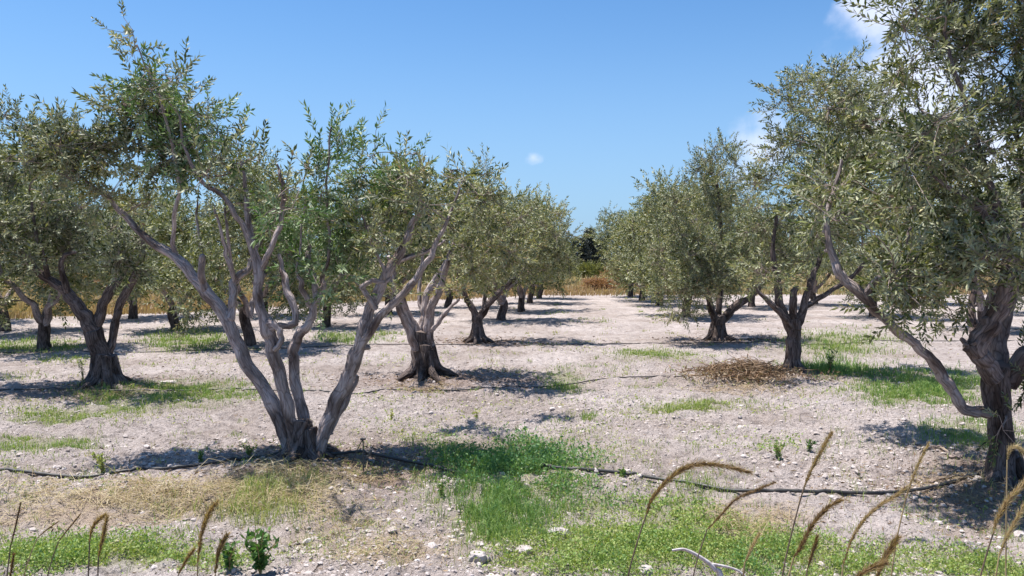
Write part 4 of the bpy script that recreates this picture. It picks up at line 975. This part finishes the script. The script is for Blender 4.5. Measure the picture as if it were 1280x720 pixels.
# ------------------------------------------------------------------ sticks, stones
def branch(pts, Y0, label, mats=None, forks=()):
    q = [G(u, v) for u, v, r in pts]; o0 = q[0].copy(); o0[2] = float(ground_z(o0[0], o0[1]))
    mb = MB()
    for line in [pts] + list(forks):
        c = np.array([np.append(G(u, v), r) for u, v, r in line]); c = catmull(c, 6)
        c[:, 2] = ground_z(c[:, 0], c[:, 1]) + c[:, 3] + 0.012 * np.abs(np.sin(np.arange(len(c)) * 0.9))
        tube(mb, c[:, :3], c[:, 3], 7, 0.2, 0.5)
    o = mb.build('fallen_branch', mats or [M_twig], None, o0); tag(o, label, 'branch', 'fallen branches under the nearest olive')
branch([(1150, 571, 0.007), (1168, 569, 0.012), (1182, 572, 0.014), (1192, 579, 0.013), (1203, 577, 0.007)], 0, 'crooked fallen branch lying in the shade short of the nearest trunk', forks=[[(1182, 572, 0.010), (1175, 566, 0.008), (1164, 563, 0.005)]])
branch([(1142, 600, 0.010), (1162, 603, 0.012), (1180, 603, 0.012), (1205, 598, 0.008), (1222, 590, 0.005)], 0, 'thin dark fallen branch lying against the front hose', forks=[[(1180, 603, 0.007), (1196, 590, 0.005), (1215, 586, 0.003)]])
branch([(1002, 474, 0.015), (1012, 479, 0.02), (1020, 482, 0.012)], 0, 'short dark stick beside the straight grey trunk')

def rock(u, v, sx, sy, sz, seed, label, m):
    r = np.random.default_rng(seed)
    import bmesh
    bm = bmesh.new(); bmesh.ops.create_icosphere(bm, subdivisions=3, radius=1)
    for w in bm.verts:
        q = np.array(w.co); k = 1 + 0.35 * float(vnoise(np.array([q[0] * 1.3 + seed + 5 + q[2]]), np.array([q[1] * 1.3 + 7 + q[2]]))[0]) + 0.32 * float(vnoise(np.array([q[0] * 3 + seed + 9]), np.array([q[1] * 3 + q[2] * 4 + 30]))[0]) + 0.2 * float(vnoise(np.array([q[0] * 8 + seed + 9 + q[2] * 5]), np.array([q[1] * 8 + 60]))[0])
        q = np.clip(q * k, -0.82, 0.82); w.co = (q[0] * sx, q[1] * sy, q[2] * sz)
    me = bpy.data.meshes.new('stone'); bm.to_mesh(me); bm.free(); me.materials.append(m)
    o = bpy.data.objects.new('stone', me); COL.objects.link(o)
    g = G(u, v); o.location = (g[0], g[1], float(ground_z(g[0], g[1])) + sz * 0.2); o.rotation_euler.z = seed
    tag(o, label, 'stone', 'pale loose stones')
rock(1278, 664, 0.075, 0.06, 0.055, 1, 'white stone at the right edge below the nearest trunk', M_stone)
rock(1042, 622, 0.045, 0.035, 0.022, 2, 'flat white stone touching the front hose', M_stone)
rock(698, 668, 0.085, 0.06, 0.05, 3, 'large pale stone in the weeds below the lush grass', M_stone)
rock(655, 690, 0.07, 0.06, 0.045, 4, 'pale stone between weeds, nearest the bottom edge under the lush grass', M_stone)
rock(806, 716, 0.05, 0.05, 0.04, 5, 'pale stone by the foot of the long arched grass head', M_stone)
rock(597, 705, 0.06, 0.05, 0.04, 6, 'pale stone on bare soil at the bottom edge', M_stone)
rock(210, 478, 0.16, 0.08, 0.04, 7, 'flat pale slab in the shade beside the dark stocky olive', M_stone)

# ------------------------------------------------------------------ leafy weeds one can tell apart
def weed(u, v, h, n, lean, label, tone, ls=0.03, spread=0.6):
    g = G(u, v); z = float(ground_z(g[0], g[1])); root = empty('weed_plant', (g[0], g[1], z)); tag(root, label, 'weed', 'leafy weeds on the soil')
    st, lf = MB(), MB()
    for k in range(n):
        a = rng.random() * 6.283; tip = np.array((math.cos(a) * h * spread * rng.random(), math.sin(a) * h * spread * rng.random(), h * rng.uniform(0.6, 1.05)))
        C = catmull(np.array(((0, 0, -0.01), tip * np.array((0.25, 0.25, 0.5)), tip)), 4)
        tube(st, C, np.linspace(0.003, 0.0015, len(C)), 4, 0, 0.5, 0, False)
        m = 9; t = rng.uniform(0.15, 1.0, m); p = np.stack([np.interp(t, np.linspace(0, 1, len(C)), C[:, i]) for i in range(3)], 1)
        D = norm(rng.normal(size=(m, 3)) + np.array((0, 0, 0.5)))
        flakes(lf, p, D, rng.uniform(0.7, 1.4, m) * ls, rng.uniform(0.45, 0.7, m) * ls, np.clip(rng.normal(tone, 0.15, m), 0, 1))
    st.build('stem', [M_stem], root); lf.build('leaves', [M_weed], root, smooth=False)
weed(128, 597, 0.20, 14, 0, 'bright yellow green weed standing against the front hose', 0.85)
weed(250, 581, 0.11, 7, 0, 'small green weed behind the front hose beside the straw', 0.4)
weed(312, 575, 0.14, 9, 0, 'green weed behind the hose just short of the big trunk', 0.55)
weed(325, 726, 0.26, 26, 0, 'dark green leafy weed at the bottom edge below the straw', 0.15, 0.045)
weed(287, 722, 0.18, 14, 0, 'smaller dark weed at the bottom edge beside the leafy one', 0.2, 0.035)
weed(972, 574, 0.14, 10, 0, 'green weed on bare soil between the straight trunk and front hose', 0.4)
weed(1012, 568, 0.12, 7, 0, 'dark little weed at the edge of the nearest olive shade', 0.2)
weed(552, 626, 0.13, 7, 0, 'small dark weed between the big trunk and the lush grass', 0.35)
weed(1037, 470, 0.40, 12, 0, 'tall dark weed in the grass beside the straight grey trunk', 0.1, 0.05, 0.3)
weed(104, 484, 0.36, 9, 0, 'spindly pale weed touching the dark stocky trunk', 0.8, 0.03, 0.3)
weed(592, 596, 0.16, 12, 0, 'leafy weed where the hose runs into the lush grass', 0.3)
weed(778, 600, 0.07, 6, 0, 'tiny weed on the hose past the lush grass', 0.35)
weed(490, 522, 0.14, 5, 0, 'sparse weed on bare soil right of the big trunk', 0.95)
weed(596, 520, 0.12, 5, 0, 'sparse weed on bare soil beyond the lush grass', 0.95)

# ------------------------------------------------------------------ the grass heads in front
def stalk(head, stem, Y, label, w=1.0, tone=0.5, dark=False, core=0.0026, bl=0.024, nb=1.0):
    """head: pixels tip to base; stem: pixels on from the base downwards; drops to the ground from there"""
    hp = catmull(np.array([P(u, v, Y) for u, v in head]), 9)
    sp = [P(u, v, Y) for u, v in ([head[-1]] + stem)]
    d = sp[-1] - sp[-2] if len(sp) > 1 else hp[-1] - hp[-3]
    d = d / abs(d[2]) if abs(d[2]) > 1e-3 else np.array((0, 0, -1.0)); d[0] *= 0.6
    last = sp[-1]
    gx, gy = last[0] + d[0] * last[2] * 0.6, Y - 0.05
    foot = np.array((gx, gy, float(ground_z(gx, gy))))
    sp += [foot - np.array((0, 0, 0.02))]
    root = empty('grass_stalk', foot); tag(root, label, 'grass stalk', 'dry feathery grass heads at the front')
    mb = MB()
    sp = np.array(sp); al = np.concatenate(([0], np.cumsum(np.linalg.norm(np.diff(sp, axis=0), axis=1)))); g_ = np.linspace(0, al[-1], 40); sc = np.stack([np.interp(g_, al, sp[:, q]) for q in range(3)], 1)
    for _ in range(6): sc[1:-1] = 0.25 * sc[:-2] + 0.5 * sc[1:-1] + 0.25 * sc[2:]
    tube(mb, sc, np.linspace(0.0014, 0.0030, len(sc)) * (0.8 + 0.2 * w), 6)
    mb.build('stem', [M_stem_dark if dark else M_stem], root, foot)
    mb = MB(); n = len(hp); t = np.linspace(0, 1, n)
    prof = np.sin(np.clip(t * 1.02 + 0.06, 0, 1) * math.pi) ** 0.6
    tube(mb, hp, (0.0008 + core * w * prof * 0.6), 7, 0.3, tone * 0.7)
    L = np.sum(np.linalg.norm(np.diff(hp, axis=0), axis=1))
    m = int(5200 * L * nb); tt = rng.random(m)
    idx = tt * (n - 1)
    c = np.stack([np.interp(idx, np.arange(n), hp[:, k]) for k in range(3)], 1)
    T = norm(np.stack([np.interp(idx, np.arange(n), np.gradient(hp[:, k])) for k in range(3)], 1))
    pr = np.interp(idx, np.arange(n), prof)
    rad = norm(np.cross(T, rng.normal(size=(m, 3))))
    D = norm(-T * rng.uniform(0.8, 1.6, m)[:, None] + rad * rng.uniform(0.35, 1.0, m)[:, None])
    l = bl * w * rng.uniform(0.4, 1.25, m) * (0.35 + 0.65 * pr)
    c0 = c + rad * (core * w * 0.4 * pr)[:, None]
    S = norm(np.cross(D, rng.normal(size=(m, 3)))) * 0.00042
    V = np.stack((c0 - S, c0 + S, c0 + D * l[:, None]), 1).reshape(-1, 3)
    mb.add(V, (np.arange(m) * 3)[:, None] + np.arange(3)[None], np.clip(tone + 0.18 + rng.normal(0, 0.16, m), 0, 1), 0)
    k = int(1100 * L); idx = rng.random(k) * (n - 1)
    c = np.stack([np.interp(idx, np.arange(n), hp[:, q]) for q in range(3)], 1); T = norm(np.stack([np.interp(idx, np.arange(n), np.gradient(hp[:, q])) for q in range(3)], 1))
    rad = norm(np.cross(T, rng.normal(size=(k, 3)))); pr = np.interp(idx, np.arange(n), prof)
    flakes(mb, c + rad * 0.001, norm(-T + rad * 0.45), (0.006 + 0.005 * pr) * w, np.full(k, 0.0022) * w, np.clip(tone - 0.1 + rng.normal(0, 0.15, k), 0, 1))
    mb.build('seed_head', [M_head], root, foot, smooth=False)

stalk([(938, 591), (911, 584), (880, 580), (855, 586), (833, 602), (815, 624), (808, 643)], [(793, 684), (782, 720)], 1.55, 'longest grass head arching over and drooping at its tip', 1.0, 0.42, True, bl=0.024)
stalk([(969, 603), (944, 613), (920, 624), (900, 645), (884, 662)], [(872, 690), (864, 720)], 1.75, 'thin dark grass head bending beside the longest arched one', 0.55, 0.25, True)
stalk([(1040, 540), (1028, 561), (1014, 588), (1004, 612)], [(995, 644), (982, 693), (975, 722)], 1.6, 'upright golden grass head on a thin dark stem crossing the front hose', 0.85, 0.62, True, nb=0.8)
stalk([(1051, 625), (1032, 637), (1015, 657), (1002, 682), (992, 697)], [(982, 720)], 1.45, 'brown curved grass head leaning over the weeds', 0.9, 0.3)
stalk([(1022, 670), (1016, 690), (1009, 712)], [(1005, 730)], 1.5, 'short dark grass head tucked under the brown curved one', 0.6, 0.18, True)
stalk([(1134, 608), (1118, 621), (1098, 633), (1078, 652), (1064, 676), (1054, 705)], [(1050, 730)], 1.4, 'long golden grass head sweeping in a smooth bow', 0.75, 0.68, nb=0.9, bl=0.016)
stalk([(1161, 554), (1150, 576), (1140, 600), (1132, 624)], [(1120, 670), (1112, 725)], 1.6, 'pale straight grass head rising above the long golden bow', 0.6, 0.85, nb=0.8)
stalk([(1122, 672), (1112, 688), (1102, 706), (1095, 724)], [(1090, 745)], 1.25, 'fluffy brown grass head at the bottom edge below the golden bow', 1.0, 0.4)
stalk([(1108, 704), (1092, 709), (1076, 718), (1064, 732)], [(1058, 750)], 1.2, 'brown grass head lying almost flat along the bottom edge', 0.9, 0.38)
stalk([(1288, 596), (1272, 612), (1258, 629), (1247, 648), (1241, 668)], [(1234, 684), (1221, 722)], 1.4, 'thick yellow grass head at the right edge of the photo', 1.0, 0.72, True, bl=0.018)
stalk([(1282, 628), (1270, 650), (1258, 673), (1249, 694)], [(1242, 725)], 1.5, 'pale pink grass head behind the thick yellow one', 0.7, 0.9)
stalk([(1288, 580), (1280, 566), (1270, 559), (1262, 563), (1259, 575)], [(1258, 620), (1257, 725)], 1.7, 'nodding pale grass head on a whitish upright stem at the right edge', 0.8, 0.85)
stalk([(950, 666), (940, 684), (931, 703)], [(926, 730)], 1.3, 'faint golden grass head standing in the green weeds', 0.6, 0.9, nb=0.6)
stalk([(26, 628), (20, 655), (13, 684)], [(9, 704), (7, 730)], 1.6, 'thin purple brown grass head, straight, nearest the left edge', 0.4, 0.08, True, bl=0.010)
stalk([(17, 692), (15, 708), (12, 726)], [(11, 740)], 1.45, 'stubby brown grass head in the bottom left corner', 0.6, 0.15, True, bl=0.012)
stalk([(101, 642), (88, 658), (73, 677)], [(62, 700), (56, 725)], 1.8, 'slim leaning grass head before the bare soil on the left', 0.4, 0.3, True, bl=0.012)
stalk([(73, 652), (60, 661), (47, 672)], [(36, 690), (28, 722)], 2.0, 'faintest slim grass head leaning toward the left edge', 0.35, 0.55, bl=0.012)
stalk([(132, 643), (122, 651), (115, 662), (112, 678)], [(111, 700), (110, 725)], 1.6, 'hooked grass head of the close pair on the left', 0.75, 0.5, True)
stalk([(134, 646), (129, 670), (123, 697)], [(122, 725)], 1.55, 'upright grass head of the close pair on the left', 0.7, 0.45, True)
stalk([(271, 628), (260, 644), (252, 668), (247, 704)], [(247, 730)], 1.4, 'tall fluffy grass head before the heap of straw', 0.85, 0.5)
stalk([(243, 686), (233, 700), (223, 718)], [(218, 735)], 1.5, 'low leaning grass head beside the tall fluffy one', 0.6, 0.38, True)
stalk([(284, 668), (274, 688), (269, 718)], [(268, 740)], 1.4, 'fluffy grass head before the dark leafy weed', 0.85, 0.42)

# bleached dry leaf blade bending over near the bottom edge
root = empty('bleached_blade', (0, 0, 0))
tag(root, 'bleached white dead grass blade bent over at the bottom edge', 'dry blade')
Yb = 1.9
def ribbon(name, pix, w0, w1):
    c = catmull(np.array([P(u, v, Yb + d) for u, v, d in pix]), 8); n = len(c); w = np.linspace(w0, w1, n)
    mb = MB(); T = norm(np.gradient(c, axis=0)); S = norm(np.cross(T, np.array((0.1, 1, 0.25)))); Nn = np.cross(T, S)
    V = np.stack((c - S * w[:, None], c + Nn * (w * 0.35)[:, None], c + S * w[:, None], c - Nn * (w * 0.12)[:, None]), 1).reshape(-1, 3)
    i = np.arange(n - 1)[:, None] * 4; j = np.arange(4)[None]; j2 = (j + 1) % 4
    mb.add(V, np.stack((i + j, i + j2, i + 4 + j2, i + 4 + j), -1).reshape(-1, 4)); mb.build(name, [M_white], root)
gx = P(915, 760, Yb)[0]
ribbon('blade', [(840, 688, 0), (856, 687, 0), (876, 697, 0), (893, 711, 0), (903, 735, 0), (915, 900, 0), (918, 1270, 0)], 0.0032, 0.009)
ribbon('side_blade', [(934, 722, 0), (922, 713, 0), (906, 708, 0), (888, 705, 0)], 0.0022, 0.0045)

# ------------------------------------------------------------------ light, sky, camera
SUN_EL, SUN_AZ = R(72), math.atan2(-1.0, 0.35)
sd = np.array((math.sin(SUN_AZ) * math.cos(SUN_EL), math.cos(SUN_AZ) * math.cos(SUN_EL), math.sin(SUN_EL)))
L = bpy.data.lights.new('sun', 'SUN'); L.energy = 5.0; L.angle = R(0.53); L.color = (1.0, 0.95, 0.88)
lo = bpy.data.objects.new('sun', L); COL.objects.link(lo)
from mathutils import Vector
lo.rotation_euler = Vector(-sd).to_track_quat('-Z', 'Y').to_euler(); lo.location = (-10, 5, 20)

w = bpy.data.worlds.new('World'); scene.world = w; w.use_nodes = True
nt = w.node_tree; bg = nt.nodes['Background']
sky = N_(nt, 'ShaderNodeTexSky', sky_type='NISHITA'); sky.sun_disc = False
sky.sun_elevation = SUN_EL; sky.sun_rotation = SUN_AZ; sky.altitude = 200; sky.air_density = 1.0; sky.dust_density = 1.2; sky.ozone_density = 1.0
tc = N_(nt, 'ShaderNodeTexCoord')
nz = N_(nt, 'ShaderNodeTexNoise', Scale=14.0, Detail=7.0, Roughness=0.55); nt.links.new(tc.outputs['Generated'], nz.inputs[0])
wn = N_(nt, 'ShaderNodeTexNoise', Scale=30.0, Detail=4.0); nt.links.new(tc.outputs['Generated'], wn.inputs[0])
wa = N_(nt, 'ShaderNodeVectorMath', operation='MULTIPLY_ADD'); nt.links.new(wn.outputs['Color'], wa.inputs[0]); wa.inputs[1].default_value = (0.03, 0.03, 0.03); nt.links.new(tc.outputs['Generated'], wa.inputs[2])
wb = N_(nt, 'ShaderNodeVectorMath', operation='SUBTRACT'); nt.links.new(wa.outputs[0], wb.inputs[0]); wb.inputs[1].default_value = (0.015, 0.015, 0.015)
acc = None
for (u, v, rad, k) in ((1108, 20, 0.07, 0.9), (1080, 8, 0.04, 0.8), (945, 188, 0.06, 0.85), (905, 200, 0.04, 0.4), (1130, 120, 0.14, 0.9), (1260, 190, 0.16, 0.9), (665, 199, 0.015, 0.5), (880, 186, 0.02, 0.5), (300, 240, 0.05, 0.2)):
    x, y, z = ray(u, v); q = norm(np.array((x, y, z)))
    vs = N_(nt, 'ShaderNodeVectorMath', operation='DISTANCE'); nt.links.new(wb.outputs[0], vs.inputs[0]); vs.inputs[1].default_value = tuple(q)
    mr = N_(nt, 'ShaderNodeMapRange'); mr.inputs[1].default_value = rad; mr.inputs[2].default_value = 0.0; mr.inputs[3].default_value = 0.0; mr.inputs[4].default_value = k
    nt.links.new(vs.outputs['Value'], mr.inputs[0])
    if acc is None: acc = mr.outputs[0]
    else:
        mxn = N_(nt, 'ShaderNodeMath', operation='MAXIMUM'); nt.links.new(acc, mxn.inputs[0]); nt.links.new(mr.outputs[0], mxn.inputs[1]); acc = mxn.outputs[0]
nd = N_(nt, 'ShaderNodeMath', operation='MULTIPLY_ADD'); nt.links.new(nz.outputs[0], nd.inputs[0]); nd.inputs[1].default_value = 1.6; nd.inputs[2].default_value = -0.8
sm = N_(nt, 'ShaderNodeMath', operation='ADD'); nt.links.new(acc, sm.inputs[0]); nt.links.new(nd.outputs[0], sm.inputs[1])
gate = N_(nt, 'ShaderNodeMath', operation='MULTIPLY'); nt.links.new(sm.outputs[0], gate.inputs[0])
g2 = N_(nt, 'ShaderNodeMapRange'); g2.inputs[1].default_value = 0.0; g2.inputs[2].default_value = 0.15; nt.links.new(acc, g2.inputs[0]); nt.links.new(g2.outputs[0], gate.inputs[1])
cm = N_(nt, 'ShaderNodeMapRange', interpolation_type='SMOOTHSTEP'); cm.inputs[1].default_value = 0.08; cm.inputs[2].default_value = 0.85; cm.inputs[4].default_value = 0.8; nt.links.new(gate.outputs[0], cm.inputs[0])
SKYTINT = (0.52, 0.83, 1.10)
st = mixc(nt, 1.0, sky.outputs[0], SKYTINT, 'MULTIPLY')
sx = N_(nt, 'ShaderNodeSeparateXYZ'); nt.links.new(tc.outputs['Generated'], sx.inputs[0])
hz = N_(nt, 'ShaderNodeMapRange', interpolation_type='SMOOTHSTEP'); hz.inputs[1].default_value = 0.0; hz.inputs[2].default_value = 0.34; hz.inputs[3].default_value = 0.65; hz.inputs[4].default_value = 0.0; nt.links.new(sx.outputs['Z'], hz.inputs[0])
st = mixc(nt, hz.outputs[0], st, (2.80, 4.10, 6.0))
c = mixc(nt, cm.outputs[0], st, (6.6, 6.9, 8.2))
nt.links.new(c, bg.inputs['Color']); bg.inputs['Strength'].default_value = 0.084

cam = bpy.data.cameras.new('camera'); co = bpy.data.objects.new('camera', cam); COL.objects.link(co)
co.location = (0, 0, H); co.rotation_euler = (math.pi / 2 - TH, 0, 0)
cam.sensor_width = 36; cam.lens = 36 * F / 1280; cam.clip_start = 0.05; cam.clip_end = 5000
scene.camera = co
vs = scene.view_settings
vs.view_transform = 'Standard'; vs.look = 'None'; vs.gamma = 1; vs.use_curve_mapping = False; vs.exposure = 0.9
scene.cycles.max_bounces = 8; scene.cycles.diffuse_bounces = 3; scene.cycles.transmission_bounces = 4
